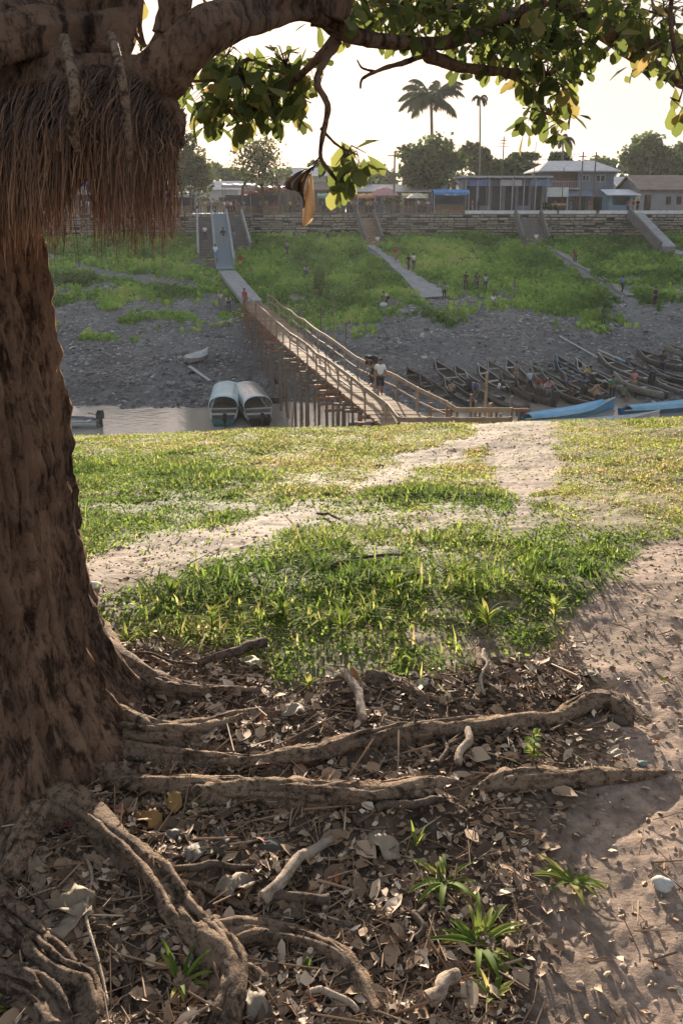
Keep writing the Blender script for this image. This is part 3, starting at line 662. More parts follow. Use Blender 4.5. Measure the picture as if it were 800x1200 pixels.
# ------------------------------------------------------------------ far bank: wall, stairs, paths
DZ = -6.7
def onz(px, py, z):
    d = ray(px, py); t = (z - CAMZ) / d.z
    return Vector((d.x * t, d.y * t, z))
WX0, WX1 = -62.0, 66.0
STAIRS = [(418, 437, 'grey'), (603, 632, 'dark')]
def stone_wall():
    r = random.Random(3)
    t = thing('retaining_wall', 'long stacked pale stone retaining wall along the top of the grassy far bank', 'retaining wall', (0, 99.9, -2.3))
    MB().box((2, 100.25, -1.35), (WX1 - WX0, .5, 2.7)).build('wall_core', simple('wall_gaps', (.045, .042, .04), .95), t)
    V = MB(); z = -2.45
    while z < -.1:
        h = r.uniform(.2, .36); x = WX0
        while x < WX1:
            w = r.uniform(.5, 1.7)
            if r.random() > .1:
                mi = r.choice((0, 0, 1, 2)); d = r.uniform(.06, .26)
                a, b, y0, y1 = x + .03, x + w - .05, 100.0, 99.98 - d
                zz = z + r.uniform(-.03, .03); hh = h - .07; e = hh * .3
                V.add([(a, y0, zz), (b, y0, zz), (b, y0, zz + hh), (a, y0, zz + hh), (a + e, y1, zz + e), (b - e, y1, zz + e * r.uniform(.5, 1.4)), (b - e, y1, zz + hh - e), (a + e, y1, zz + hh - e * r.uniform(.4, 1.4))],
                      [(4, 5, 6, 7), (0, 1, 5, 4), (1, 2, 6, 5), (2, 3, 7, 6), (3, 0, 4, 7)], mi)
            x += w
        z += h
    V.build('stones', [simple('stone_a', (.36, .33, .28), .9, scale=2), simple('stone_b', (.25, .235, .21), .9, scale=2), simple('stone_c', (.44, .39, .32), .9, scale=2)], t)
    MB().box((2, 100.25, .06), (WX1 - WX0, .7, .14)).build('coping', M_concd, t)
stone_wall()
# white painted kerb on the street edge
for i, (a, b) in enumerate(((545, 652), (655, 698), (702, 800))):
    p = at(a, 247, 100.8); q = at(b, 247, 100.8)
    MB().box(((p.x + q.x) / 2, 100.9, .32), (q.x - p.x, .25, .36)).build('kerb_wall', paint((.72, .72, .70), .7), loc=((p.x + q.x) / 2, 100.9, .13),
        label=('low white painted kerb wall in front of the long blue market shed', 'short white kerb wall in front of the two storey house', 'white kerb wall in front of the grey warehouse at the right')[i], category='kerb wall', group='white kerb walls along the street')

def flight(mb, top, bot, w, n, thick=.5, mi=0):
    top = Vector(top); bot = Vector(bot)
    for k in range(n):
        t = (k + .5) / n; c = top.lerp(bot, t); c.z = top.z + (bot.z - top.z) * ((k + 1) / n)
        d = (bot - top); d.z = 0; L = d.length / n
        mb.box((c.x, c.y, c.z - thick / 2), (w, L * 1.02, thick), rz=math.atan2(-d.x, d.y) if d.y else 0, mi=mi)
# main staircase down to the bridge
T = thing('riverside_staircase', 'broad concrete staircase with pale blue centre ramp leading down to the wooden bridge', 'staircase', tuple(fp(262, 320)))
g1 = fp(243, 309); g2 = fp(284, 297)
a = MB(); flight(a, (at(240, 245, 99.9).x, 99.9, .08), (g1.x, g1.y, g1.z + .4), 1.75, 18, 1.2); a.build('stair_flight', M_concd, T)
a = MB(); flight(a, (at(274, 245, 99.9).x, 99.9, .08), (g2.x, g2.y, g2.z + .4), 1.6, 16, 1.2); a.build('stair_flight', M_concd, T)
rt = Vector((at(257, 245, 99.9).x, 99.9, .08)); rb = onz(263, 318, h1(0, 82) + 1.15); rb2 = onz(296, 352, DZ)
rb = fp(264, 322); rb.z += .5
a = MB(); a.beam(rt, rb, 1.75, .9); a.v = [(x, y, z - .3) for x, y, z in a.v]; a.build('ramp', M_bluewash, T)
a = MB(); a.beam(rb + Vector((.1, .3, -.02)), rb2 + Vector((0, -.3, .05)), 1.7, .35); a.v = [(x, y, z - .2) for x, y, z in a.v]; a.build('lower_ramp', M_conc, T)
rail_t = [(at(231, 245, 99.9).x, g1, -.95), (at(248, 245, 99.9).x, rb, -.9), (at(265.5, 245, 99.9).x, rb, .9), (at(283, 245, 99.9).x, g2, .85)]
for x, g, o in rail_t:
    p = Vector((x, 99.8, .1)); q = Vector((g.x + o, g.y + .3, g.z + .5))
    a = MB(); a.beam(p + Vector((0, 0, .25)), q + Vector((0, 0, .25)), .22, .8); a.build('parapet', M_conc, T)
l = fp(250, 318); a = MB()
for k in range(4): a.box((l.x - .9, l.y + .9 - k * .45, l.z + .8 - k * .22), (3.2, .46, .5))
a.build('bottom_steps', M_concd, T)
for sx, (x0, x1, cat) in enumerate(STAIRS):
    p = at((x0 + x1) / 2, 250, 99.6); w = (x1 - x0) / 10.2; b = Vector((p.x + (.4 if sx else .9), 96.2, h1(p.x, 96.2) + .1))
    t = thing('bank_stairs', ('narrow stairs in the stone wall at the head of the concrete footpath', 'dark stairs through the stone wall in front of the long blue market shed')[sx], 'stairs', (p.x, 98, -2.5), 'small stairs through the retaining wall')
    a = MB(); flight(a, (p.x, 99.3, -.1), b, w, 9, .6); a.build('steps', M_wood if sx == 0 else M_concd, t)
    for s in (-1, 1):
        a = MB(); a.beam((p.x + s * w / 2, 99.5, .35), (b.x + s * w / 2, b.y, b.z + .45), .2, .9); a.build('side_wall', M_concd, t)
p = at(745, 250, 99.6); b = fp(782, 296)
t = thing('bank_ramp', 'grey sloping concrete ramp wall descending from the street at the right end of the bank', 'ramp', (p.x, 98, -2.5))
a = MB(); a.beam((p.x, 99.6, -.1), b + Vector((0, 0, .3)), 1.6, .8); a.build('ramp_slab', M_conc, t)
a = MB(); a.beam((p.x - .9, 99.6, .3), b + Vector((-.9, 0, .6)), .22, 1.1); a.build('side_wall', M_concd, t)
# concrete footpaths over the grass
def strip(name, pxs, widths, mat, lift=.14, **tags):
    P = []
    for i, (px, py) in enumerate(pxs): P.append(fp(px, py))
    P2 = smoothpath(P, 10); ww = np.interp(np.linspace(0, len(P) - 1, len(P2)), range(len(P)), widths); V = []
    for i, q in enumerate(P2):
        d = P2[min(i + 1, len(P2) - 1)] - P2[max(i - 1, 0)]; d.z = 0; d.normalize(); n_ = Vector((d.y, -d.x, 0))
        for e in (-1, 1):
            v = q + n_ * e * ww[i] / 2; z = max(h1(v.x, v.y), h1(q.x, q.y)) + lift; V += [(v.x, v.y, z), (v.x, v.y, z - .5)]
    F = []
    for i in range(len(P2) - 1):
        j = i * 4; F += [(j, j + 2, j + 6, j + 4), (j + 1, j, j + 4, j + 5), (j + 2, j + 3, j + 7, j + 6)]
    MB().add(V, F).build(name, mat, kind='structure', **tags)
strip('footpath', [(433, 289), (452, 301), (472, 318), (492, 335), (516, 350)], [1.0, 1.1, 1.5, 2.2, 3.6], M_conc)
strip('path', [(638, 290), (668, 305), (700, 325), (738, 348)], [.6, .7, .7, .8], simple('path_earth', (.3, .28, .26), .9))
strip('path', [(778, 292), (795, 299), (830, 306)], [.9, .9, 1], M_conc)

# clods, stones and drift on the mud; tufts of grass on the slope
def far_scatter():
    r = np.random.default_rng(31)
    n = 90000; y = r.uniform(46, 84, n); x = r.uniform(-1, 1, n) * (.5 * y + 3); g, px, py = far_grass(x, y); z = H(x, y)
    cl = .25 + .75 * sstep(-.2, .3, fbm(x, y, .5, 3, 33))
    k_ = (r.random(n) < (1 - g) * cl) & (z > WATER_Z - .05); x, y, z, py = x[k_], y[k_], z[k_], py[k_]; k = len(x)
    rock = [(-1, -1, -.5), (1, -.8, -.5), (.9, 1, -.5), (-1, .9, -.5), (-.6, -.5, .7), (.6, -.6, .5), (.5, .6, .8), (-.5, .6, .55)]
    rf = [(0, 1, 5, 4), (1, 2, 6, 5), (2, 3, 7, 6), (3, 0, 4, 7), (4, 5, 6, 7)]
    s = r.uniform(.03, .13, k) * (1 + (r.random(k) < .05) * 1.0)
    V, F, rr = scatter(rock, rf, np.stack([x, y, z], -1), rotmats(r.uniform(0, 6.28, k), r.normal(0, .3, k), r.normal(0, .3, k)), np.stack([s * r.uniform(.8, 2.2, k), s * r.uniform(.6, 1.2, k), s * .55], -1), np.clip(r.beta(.9, 2.0, k) + sstep(440, 340, py) * .16 + (r.random(k) < .04) * .5, 0, 1))
    npmesh('mud_clods', V, F, rndmat('mud_clods', [(0, (.04, .04, .042)), (.45, (.11, .11, .11)), (.8, (.24, .235, .225)), (1, (.42, .41, .39))], .5), rnd=rr, kind='stuff', label='dark lumps of mud and pale rubbish covering the exposed river bed', category='mud')
    n = 150000; y = r.uniform(56, 99.5, n); x = r.uniform(-1, 1, n) * (.5 * y + 3); g, px, py = far_grass(x, y)
    cl = sstep(-.5, .25, fbm(x, y, .8, 4, 35))
    k_ = r.random(n) < g * (.15 + .85 * cl); x, y = x[k_], y[k_]; k = len(x)
    t = [(-.5, 0, 0), (.5, 0, 0), (.75, .25, 1), (-.6, .35, .9), (0, -.5, 0), (.1, .5, 0), (.15, .8, 1.05), (-.2, -.3, .95)]
    tf = [(0, 1, 2, 3), (4, 5, 6, 7)]
    s = r.uniform(.10, .34, k)
    V, F, rr = scatter(t, tf, np.stack([x, y, H(x, y) - .02], -1), rotmats(r.uniform(0, 6.28, k), r.normal(0, .2, k), r.normal(0, .2, k)), np.stack([s, s, s * r.uniform(.7, 1.7, k) * (.6 + .6 * cl[k_])], -1),
        np.clip(.45 + fbm(x, y, .25, 3, 36) * .9 + r.normal(0, .14, k), 0, 1))
    npmesh('bank_grass', V, F, leafmat('bank_grass', [(0, (.06, .14, .025)), (.5, (.17, .31, .06)), (.8, (.28, .44, .09)), (1, (.40, .46, .15))], trans=.45, tcol=1.6, rough=.7, spec=.1), rnd=rr, kind='stuff', label='bright green grass growing over the far river bank', category='grass')
far_scatter()

# ------------------------------------------------------------------ wooden bridge
B = thing('wooden_bridge', 'long plank footbridge on wooden stilts crossing from the far staircase to the near bank', 'footbridge', (0, 50, WATER_Z))
def edge(pts): return [onz(x, y, DZ) for x, y in pts]
Lp = edge([(284, 356), (330, 401), (390, 451), (452, 502)]); Rp = edge([(304, 352), (340, 382), (390, 424), (449, 463), (507, 494)])
Lp.append(Vector((2.15, 29.0, DZ))); Rp.append(Vector((4.3, 30.3, DZ)))
def lerp_path(P, Y):
    for a, b in zip(P[:-1], P[1:]):
        if b.y <= Y <= a.y: return a.lerp(b, (a.y - Y) / (a.y - b.y))
    return P[0].copy() if Y > P[0].y else P[-1].copy()
def deck():
    r = random.Random(5); m = MB(); Y = 71.0
    while Y > 29.0:
        w = r.uniform(.17, .26); a = lerp_path(Lp, Y); b = lerp_path(Rp, Y)
        if a.y - Y > .5: a = Vector((a.x, Y, DZ))
        if b.y - Y > .5: b = Vector((b.x + (b.y - Y) * .6, Y, DZ))
        a = Vector((a.x - r.uniform(0, .09), Y, DZ + r.uniform(-.012, .012))); b = Vector((b.x + r.uniform(0, .09), Y, DZ + r.uniform(-.012, .012)))
        m.beam(a, b, w - .012, .045, mi=r.choice((0, 0, 0, 1, 1, 2))); Y -= w
    X = 3.2
    while X < 6.9:
        w = r.uniform(.17, .25); m.beam((X, 28.75, DZ - .05), (X, 30.35, DZ - .05 + r.uniform(-.01, .01)), w - .012, .045, mi=r.choice((0, 0, 1, 2))); X += w
    m.build('deck', [M_deck, simple('deck_planks_pale', (.36, .25, .17), .9, spec=.15), simple('deck_planks_brown', (.22, .14, .09), .9, spec=.15)], B)
deck()
r = random.Random(8)
for s in (0, 1):
    P = Lp if s == 0 else Rp
    m = MB(); o = Vector((.12 if s == 0 else -.12, 0, -.11))
    for a, b in zip(P[:-1], P[1:]): m.beam(a + o, b + o, .09, .17)
    m.build('stringer', M_rwood, B)
Y = 69.5
while Y > 30:
    a = lerp_path(Lp, Y); b = lerp_path(Rp, Y); e = r.uniform(.2, .75)
    m = MB(); m.beam((a.x - e, Y, DZ - .26), (b.x + r.uniform(.1, .5), Y + r.uniform(-.2, .2), DZ - .26), .10, .12)
    if r.random() < .65: m.beam((a.x - e * r.uniform(.5, 1.2), Y - .25, DZ - .62 - r.uniform(0, .3)), (b.x + .2, Y - .1, DZ - .62 - r.uniform(0, .2)), .08, .12)
    m.build('cross_beam', M_rwood if r.random() < .7 else M_stilt, B); Y -= r.uniform(.9, 1.35)
Y = 69
while Y > 30:
    a = lerp_path(Lp, Y); b = lerp_path(Rp, Y)
    for q in (Vector((a.x - r.uniform(-.1, .35), Y, 0)), Vector((b.x + r.uniform(-.1, .25), Y, 0))) + ((Vector(((a.x + b.x) / 2 - r.uniform(.3, .8), Y - .5, 0)),) if r.random() < .55 else ()):
        gz = min(h1(q.x, q.y), WATER_Z) - .3 if h1(q.x, q.y) < WATER_Z + .3 else h1(q.x, q.y) - .2
        MB().tube([(q.x + r.uniform(-.12, .12), q.y + r.uniform(-.1, .1), gz), (q.x, q.y, DZ - .1)], [.075, .06], 7).build('stilt', M_stilt, B)
    if r.random() < .5:
        MB().beam((a.x - .1, Y, DZ - .4), (a.x - .1 + r.uniform(-.2, .2), Y - 1.9, max(h1(a.x, Y - 1.9), WATER_Z) + .4), .05, .08).build('brace', M_stilt, B)
    Y -= r.uniform(1.5, 2.1)
def railing(P, side, y0, y1, hs, board=True):
    Y = y0; prev = None
    while Y > y1:
        p = lerp_path(P, Y); h = hs * r.uniform(.92, 1.08); x = p.x + side * .05; lean = r.uniform(-.05, .05)
        MB().beam((x, Y, DZ - .35), (x + lean, Y, DZ + h), .07, .08).build('rail_post', M_wood if r.random() < .6 else M_stilt, B)
        q = Vector((x + lean - side * 0.045, Y, DZ + h - .09))
        if prev is not None:
            MB().beam(prev, q, .035, .17 if board and Y < 60 else .10).build('handrail', M_wood, B)
            if r.random() < (.45 if side < 0 else .95): MB().beam(prev - Vector((0, 0, .5)), q - Vector((0, 0, .45)), .03, .07).build('mid_rail', M_wood, B)
        prev = q; Y -= r.uniform(1.9, 2.6)
    return prev
pl = railing(Lp, -1, 69.5, 29.3, 1.05); pr = railing(Rp, 1, 69, 30.6, 1.1)
# turned end: rails towards the right
for (y, x0, x1, dz, pv) in ((28.95, 2.0, 6.3, 0, pl), (30.3, 4.2, 6.3, .02, pr)):
    x = x0; last = pv
    while x < x1 + .1:
        MB().beam((x, y, DZ - 1.6), (x + r.uniform(-.03, .03), y, DZ + 1.0), .09, .09).build('rail_post', M_stilt, B)
        q = Vector((x, y - .065, DZ + .9 + dz)); MB().beam(last, q, .035, .17).build('handrail', M_wood, B); last = q; x += r.uniform(.8, 1.15)
for x, y in ((5.3, 30.9), (5.55, 31.4)): MB().tube([(x, y, WATER_Z), (x + .05, y, DZ + (2.2 if x < 5.4 else .9))], [.07, .055], 7).build('mooring_post', M_wood, B)
# timber landing stage of stacked beams at the right of the bridge end
G = thing('timber_stage', 'open timber framework of stacked beams beside the right rail of the bridge end', 'landing stage', (4.8, 33.5, WATER_Z))
for i in range(5):
    for j in range(3):
        x = 3.5 + i * .9 + j * .15; y = 32.3 + j * 1.9
        MB().tube([(x, y, WATER_Z - .4), (x + r.uniform(-.08, .08), y, DZ + r.uniform(-.2, .35))], .055, 6).build('post', M_stilt, G)
for j in range(8):
    z = DZ - .1 - (j % 4) * .42; y = 32.2 + (j // 4) * 2
    MB().beam((3.3 + r.uniform(0, .4), y, z), (7.5 + r.uniform(-.5, .4), y + r.uniform(-.2, .2), z + r.uniform(-.1, .1)), .06, .12).build('beam', M_rwood if j % 3 else M_wood, G)

# ------------------------------------------------------------------ boats
M_hullblue = paint((.05, .22, .42), .45); M_white = paint((.62, .62, .60), .5); M_black = paint((.03, .03, .03), .5); M_alu = simple('dull_aluminium', (.45, .47, .49), .38, metal=.6, bump=.1, scale=3)
def hull(L, W_, Hh, stern=.55, rise=.35, ns=18, th=.035, n=7):
    """open boat: bow at +Y. returns outer+inner shell verts and faces, and width function"""
    def sec(t):
        w = W_ / 2 * (stern + (1 - stern) * sstep(0, .3, t)) * (1 - sstep(.55, 1.0, t) ** 1.3 * .985)
        z0 = rise * max(0, t - .55) ** 1.6 * 2.2; zt = Hh + rise * 1.25 * max(0, (t - .45) / .55) ** 2 + .04 * (1 - t)
        return float(w), float(min(z0, zt - .05)), float(zt)
    def shell(off):
        V = []
        for i in range(ns + 1):
            t = i / ns; w, z0, zt = sec(t); w = max(w - off, .004); z0 += off; y = (t - .5) * L
            for k in range(n):
                a = (k / (n - 1) - .5) * 2; s = math.copysign(abs(a) ** .55, a) if a else 0
                V.append((w * s, y, z0 + (zt - z0) * abs(a) ** 2.2))
        return V
    V = shell(0) + shell(th); k0 = (ns + 1) * n; F = []
    for i in range(ns):
        for k in range(n - 1):
            a = i * n + k; F.append((a, a + 1, a + n + 1, a + n)); F.append((k0 + a + 1, k0 + a, k0 + a + n, k0 + a + n + 1))
        for k in (0, n - 1):
            a = i * n + k; F.append((a, a + n, k0 + a + n, k0 + a))
    F.append(tuple(range(n - 1, -1, -1))); F.append(tuple(k0 + k for k in range(n)))
    F += [(k, k + 1, k0 + k + 1, k0 + k) for k in range(n - 1)]
    return V, F, sec
def canoe(label, mat, rimmat, L=8.0, W_=1.15, Hh=.42, seats=4, group=None, motor=False, cover=None, cat='canoe', name='canoe'):
    t = thing(name, label, cat, (0, 0, 0), group)
    V, F, sec = hull(L, W_, Hh); MB().add(V, F).build('hull', mat, t, smooth=True)
    g = MB()
    for s in (-1, 1):
        pts = [(s * sec(i / 14)[0], (i / 14 - .5) * L, sec(i / 14)[2] + .01) for i in range(15)]
        for a, b in zip(pts[:-1], pts[1:]): g.beam(a, b, .045, .05)
    g.build('gunwale', rimmat, t)
    for i in range(seats):
        tt = .12 + .62 * i / max(seats - 1, 1); w, z0, zt = sec(tt)
        MB().box((0, (tt - .5) * L, zt - .1), (w * 1.9, .22, .035)).build('seat', rimmat, t)
    if cover:
        c = MB(); vs = []
        for i in range(11):
            tt = .06 + .8 * i / 10; w, z0, zt = sec(tt); y = (tt - .5) * L
            for a in range(5): u = (a / 4 - .5) * 2; vs.append((u * (w + .03), y, zt + .05 + .16 * (1 - u * u)))
        fs = [(i * 5 + a, i * 5 + a + 1, i * 5 + a + 6, i * 5 + a + 5) for i in range(10) for a in range(4)]
        c.add(vs, fs).build('deck_cover', cover, t)
    if motor: outboard(t, (0, -L / 2 - .12, Hh))
    return t
def outboard(t, c):
    m = MB(); x, y, z = c
    m.box((x, y, z + .32), (.26, .38, .34)); m.box((x, y - .02, z + .55), (.2, .3, .12)); m.box((x, y - .03, z - .1), (.1, .16, .6)); m.box((x, y - .08, z - .48), (.16, .3, .14)); m.tube([(x, y + .15, z + .3), (x + .1, y + .75, z + .42)], .022, 6)
    m.build('outboard_motor', M_black, t)
woods = [simple('old_boat_wood', (.11, .10, .09), .75), simple('dark_boat_wood', (.05, .047, .045), .7), simple('pale_boat_wood', (.24, .22, .19), .75)]
rims = [paint((.27, .26, .24), .6), paint((.13, .11, .09), .7), paint((.42, .41, .39), .6), paint((.10, .22, .32), .6)]
CAN = [  # bow px, stern px, hull, rim, label
 ((486, 447), (528, 478), 0, 1, 'dark canoe nearest the bridge rail, lying on the mud behind the timber framework'),
 ((500, 430), (556, 468), 1, 0, 'pale rimmed canoe leftmost of the beached row, its bow furthest up the mud'),
 ((523, 436), (575, 472), 0, 0, 'grey canoe second from the left in the beached row'),
 ((553, 436), (598, 470), 1, 2, 'black canoe with white rim, third from the left in the beached row'),
 ((587, 428), (622, 462), 1, 2, 'steeply pointing canoe with bright curved rim above the seated boatmen'),
 ((577, 447), (632, 474), 0, 1, 'brown canoe lying below the bright rimmed one in the row'),
 ((612, 434), (668, 470), 2, 0, 'pale wooden canoe with people standing along its side'),
 ((640, 424), (700, 458), 0, 0, 'grey canoe right of the boatmen with its bow high on the mud'),
 ((664, 430), (718, 462), 1, 2, 'narrow black canoe with white rim in the middle of the right-hand boats'),
 ((688, 423), (775, 460), 0, 2, 'long canoe with bright white rim running down to the water at the right'),
 ((706, 431), (800, 452), 1, 3, 'blue rimmed canoe just behind the long white rimmed canoe'),
 ((735, 419), (812, 440), 0, 0, 'grey canoe beside the standing man in black at the right'),
 ((765, 410), (850, 434), 2, 0, 'pale canoe furthest up the bank at the right edge'),
 ((640, 462), (700, 481), 1, 0, 'dark canoe afloat directly behind the long blue boat'),
 ((560, 462), (618, 483), 2, 1, 'brown canoe afloat beside the tall mooring post'),
 ((706, 448), (790, 474), 2, 2, 'pale canoe with white rim afloat near the right edge'),
 ((745, 440), (840, 462), 1, 0, 'black canoe partly out of frame at the right edge'),
 ((600, 455), (650, 477), 1, 1, 'low dark canoe loaded with people in front of the row'),
 ((512, 452), (560, 482), 1, 0, 'dark canoe with grey rim just behind the timber framework'), ((538, 450), (590, 478), 0, 2, 'grey canoe with pale rim left of the tall mooring post'),
 ((566, 432), (606, 460), 2, 0, 'slim pale canoe wedged between two black ones in the row'), ((628, 446), (680, 470), 1, 0, 'black canoe at the knees of the boatmen'),
 ((655, 448), (712, 472), 0, 0, 'grey canoe just left of the basket load'), ((677, 440), (735, 464), 2, 2, 'pale canoe with white rim behind the basket load'),
 ((722, 432), (790, 456), 1, 1, 'dark brown rimmed canoe left of the man in black'), ((650, 436), (690, 456), 1, 3, 'black canoe with blue rim high in the middle of the row'),
 ((470, 440), (508, 466), 1, 1, 'small dark canoe against the right bridge rail'), ((755, 455), (830, 474), 0, 2, 'grey canoe with white rim low at the right edge'),
]
for i, (bow, st, hm, rm, lab) in enumerate(CAN):
    def put(px, py):
        q = fp(px, py)
        if q.z < WATER_Z - .12:
            w = onz(px, py, WATER_Z); q = Vector((w.x, w.y, WATER_Z - .12))
        return q
    a = put(*bow); b = put(*st); d = a - b; L = min(max(d.length * .72, 4.2), 6.4); c = (a + b) / 2
    t = canoe(lab, woods[hm], rims[rm], L=L, W_=.95 + .12 * (i % 3), Hh=.42 + .06 * (i % 2), seats=2 + i % 2, motor=(i % 4 == 1), group='wooden canoes beached in a row right of the bridge')
    t.location = (c.x, c.y, c.z + .02); t.rotation_euler = (math.asin(max(-.2, min(.25, d.z / d.length))), ((i * 37) % 11 - 5) * .02, math.atan2(-d.x, d.y))
def place2(t, bow, st, z=WATER_Z - .15):
    a = onz(*bow, z); b = onz(*st, z); d = a - b; c = (a + b) / 2
    t.location = (c.x, c.y, z); t.rotation_euler = (0, 0, math.atan2(-d.x, d.y)); return d.length
M_blue2 = paint((.10, .38, .60), .4)
t = canoe('long bright blue covered boat afloat behind the bank crest, stern by the mooring post', M_blue2, M_white, L=7.2, W_=1.35, Hh=.45, seats=0, cover=M_blue2, cat='boat', name='boat', motor=True); place2(t, (722, 482), (606, 500))
t = canoe('blue and white covered boat cut by the right edge, right of the long one', M_hullblue, M_white, L=7.5, W_=1.35, Hh=.45, seats=0, cover=paint((.10, .36, .52), .4), cat='boat', name='boat'); place2(t, (845, 478), (728, 489))
t = canoe('slim white canoe along the near water edge in front of the blue boats', M_white, M_white, L=8, W_=.9, Hh=.35, seats=3, cat='canoe'); place2(t, (760, 497), (628, 503))
t = canoe('small aluminium boat with black outboard motor, just right of the tree trunk', M_alu, M_alu, L=5.2, W_=1.45, Hh=.5, seats=3, cat='boat', name='boat', motor=True); place2(t, (20, 500), (110, 503))
t = canoe('empty dark grey boat on the shore between the taxi boats and the bridge stilts', woods[0], rims[1], L=5.0, W_=1.2, Hh=.45, seats=3, cat='boat', name='boat'); place2(t, (321, 447), (324, 487))
t = canoe('small white dinghy pulled up on the mud above the taxi boats', M_white, M_white, L=2.4, W_=1.0, Hh=.4, seats=1, cat='dinghy', name='dinghy'); q = fp(231, 424); t.location = q + Vector((0, 0, .02)); t.rotation_euler = (0, .12, -.5)
def taxi(label, roofmat, hullmat, stripe):
    t = thing('taxi_boat', label, 'taxi boat', (0, 0, 0), 'roofed taxi boats moored at the shore')
    L, W_ = 8.5, 1.75; V, F, sec = hull(L, W_, .75, stern=.85); MB().add(V, F).build('hull', hullmat, t, smooth=True)
    g = MB()
    for s in (-1, 1):
        pts = [(s * (sec(i / 14)[0] + .01), (i / 14 - .5) * L, sec(i / 14)[2]) for i in range(15)]
        for a, b in zip(pts[:-1], pts[1:]): g.beam(a, b, .07, .09)
    g.build('gunwale', stripe, t)
    y0, y1 = -3.5, 2.2; vs = []; na = 13; nl = 12
    for i in range(nl):
        y = y0 + (y1 - y0) * i / (nl - 1); sc_ = 1 - .25 * (i / (nl - 1)) ** 3
        for off in (0, .04):
            for a in range(na):
                u = math.pi * a / (na - 1); vs.append((math.cos(u) * (W_ / 2 + .08 - off) * (1 if a else 1), y, 1.38 + math.sin(u) ** .75 * (.72 * sc_ - off)))
    st = na * 2; fs = []
    for i in range(nl - 1):
        for a in range(na - 1):
            b = i * st + a; fs.append((b, b + 1, b + st + 1, b + st)); b += na; fs.append((b + 1, b, b + st, b + st + 1))
    for i in (0, nl - 1):
        for a in range(na - 1): b = i * st + a; fs.append((b, b + na, b + na + 1, b + 1))
    MB().add(vs, fs).build('roof', roofmat, t, smooth=True)
    for i in range(6):
        rb = MB()
        y = y0 + .03 + (y1 - y0 - .1) * i / 5
        pts = [(math.cos(math.pi * a / 8) * (W_ / 2 + .03), y, 1.36 + math.sin(math.pi * a / 8) ** .75 * (.72 * (1 - .25 * (i / 5) ** 3) - .03)) for a in range(9)]
        rb.tube(pts, .02, 5); rb.build('roof_hoop', M_black, t)
    for y in (-3.4, -1.5, .4, 2.1):
        for s in (-1, 1): MB().beam((s * W_ / 2 * .96, y, .68), (s * (W_ / 2 + .03), y, 1.42), .05, .05).build('roof_post', M_white, t)
    for s in (-1, 1): MB().box((s * (W_ / 2 + .02), -.6, 1.12), (.03, 5.4, .06)).build('side_rail', M_black, t)
    for i in range(5): MB().box((0, -2.7 + i * 1.05, .5), (W_ * .85, .4, .06)).box((0, -2.5 + i * 1.05, .75), (W_ * .85, .05, .45)).build('bench', paint((.25, .22, .2), .7), t)
    MB().box((0, -3.62, .95), (W_ * .9, .05, .12)).box((0, -3.6, 1.3), (W_ * .95, .05, .06)).build('stern_rail', M_white, t)
    outboard(t, (.12, -4.4, .55)); return t
t = taxi('left taxi boat with white roof panels edged in turquoise, moored by the shore', simple('pale_roof', (.62, .68, .70), .35, metal=.3, var=.25, scale=1.2, c2=(.25, .48, .52)), paint((.12, .3, .33), .5), M_white)
p = onz(259, 496, WATER_Z); t.location = (p.x - .1, p.y + 3.0, WATER_Z - .25); t.rotation_euler.z = R(5); t.scale = (.88,) * 3
t = taxi('right taxi boat with shiny silver metal roof and black hull, moored beside the turquoise one', simple('silver_roof', (.6, .62, .64), .3, metal=.7, var=.2, scale=1), M_black, paint((.3, .3, .3), .5))
p = onz(295, 496, WATER_Z); t.location = (p.x - .35, p.y + 3.0, WATER_Z - .25); t.rotation_euler.z = R(14); t.scale = (.88,) * 3
for a, b, lab in (((222, 432), (246, 449), 'pale plank leaning from the dinghy down to the turquoise taxi boat'), ((655, 396), (700, 422), 'long pale pole lying on the mud above the canoes'), ((700, 412), (740, 430), 'second pale pole lying on the mud, right of the long one')):
    p, q = fp(*a), fp(*b); d_ = (q - p).normalized()
    MB().beam(p + Vector((0, 0, .15)), q + Vector((0, 0, .15)), .22 if 'plank' in lab else .13, .07).build('plank' if 'plank' in lab else 'pole', paint((.45, .44, .42), .7), loc=p, label=lab, category='plank' if 'plank' in lab else 'pole')
PO = [(392, 345, 402), (376, 352, 392), (365, 358, 384), (352, 350, 375), (345, 352, 370), (404, 378, 408), (462, 420, 450)]
for i, (px, y0, y1) in enumerate(PO):
    q = fp(px, y1 + 12); top = at(px, y0, q.y)
    MB().tube([q - Vector((0, 0, .3)), top + Vector((.1 * (i % 3 - 1), 0, 0))], [.06, .045], 6).build('mooring_pole', M_stilt if i % 2 else M_wood, loc=q,
        label=('tallest thin pole behind the right rail of the bridge', 'thin pole just left of the tallest one behind the bridge rail', 'thin pole at the upper right rail, second left of the tallest', 'thin pole at the upper right rail, third left of the tallest', 'leftmost thin pole behind the upper right rail of the bridge', 'short pole just right of the tallest one behind the bridge rail', 'short pole behind the bridge rail, right of the two walkers')[i], category='pole', group='mooring poles behind the bridge')

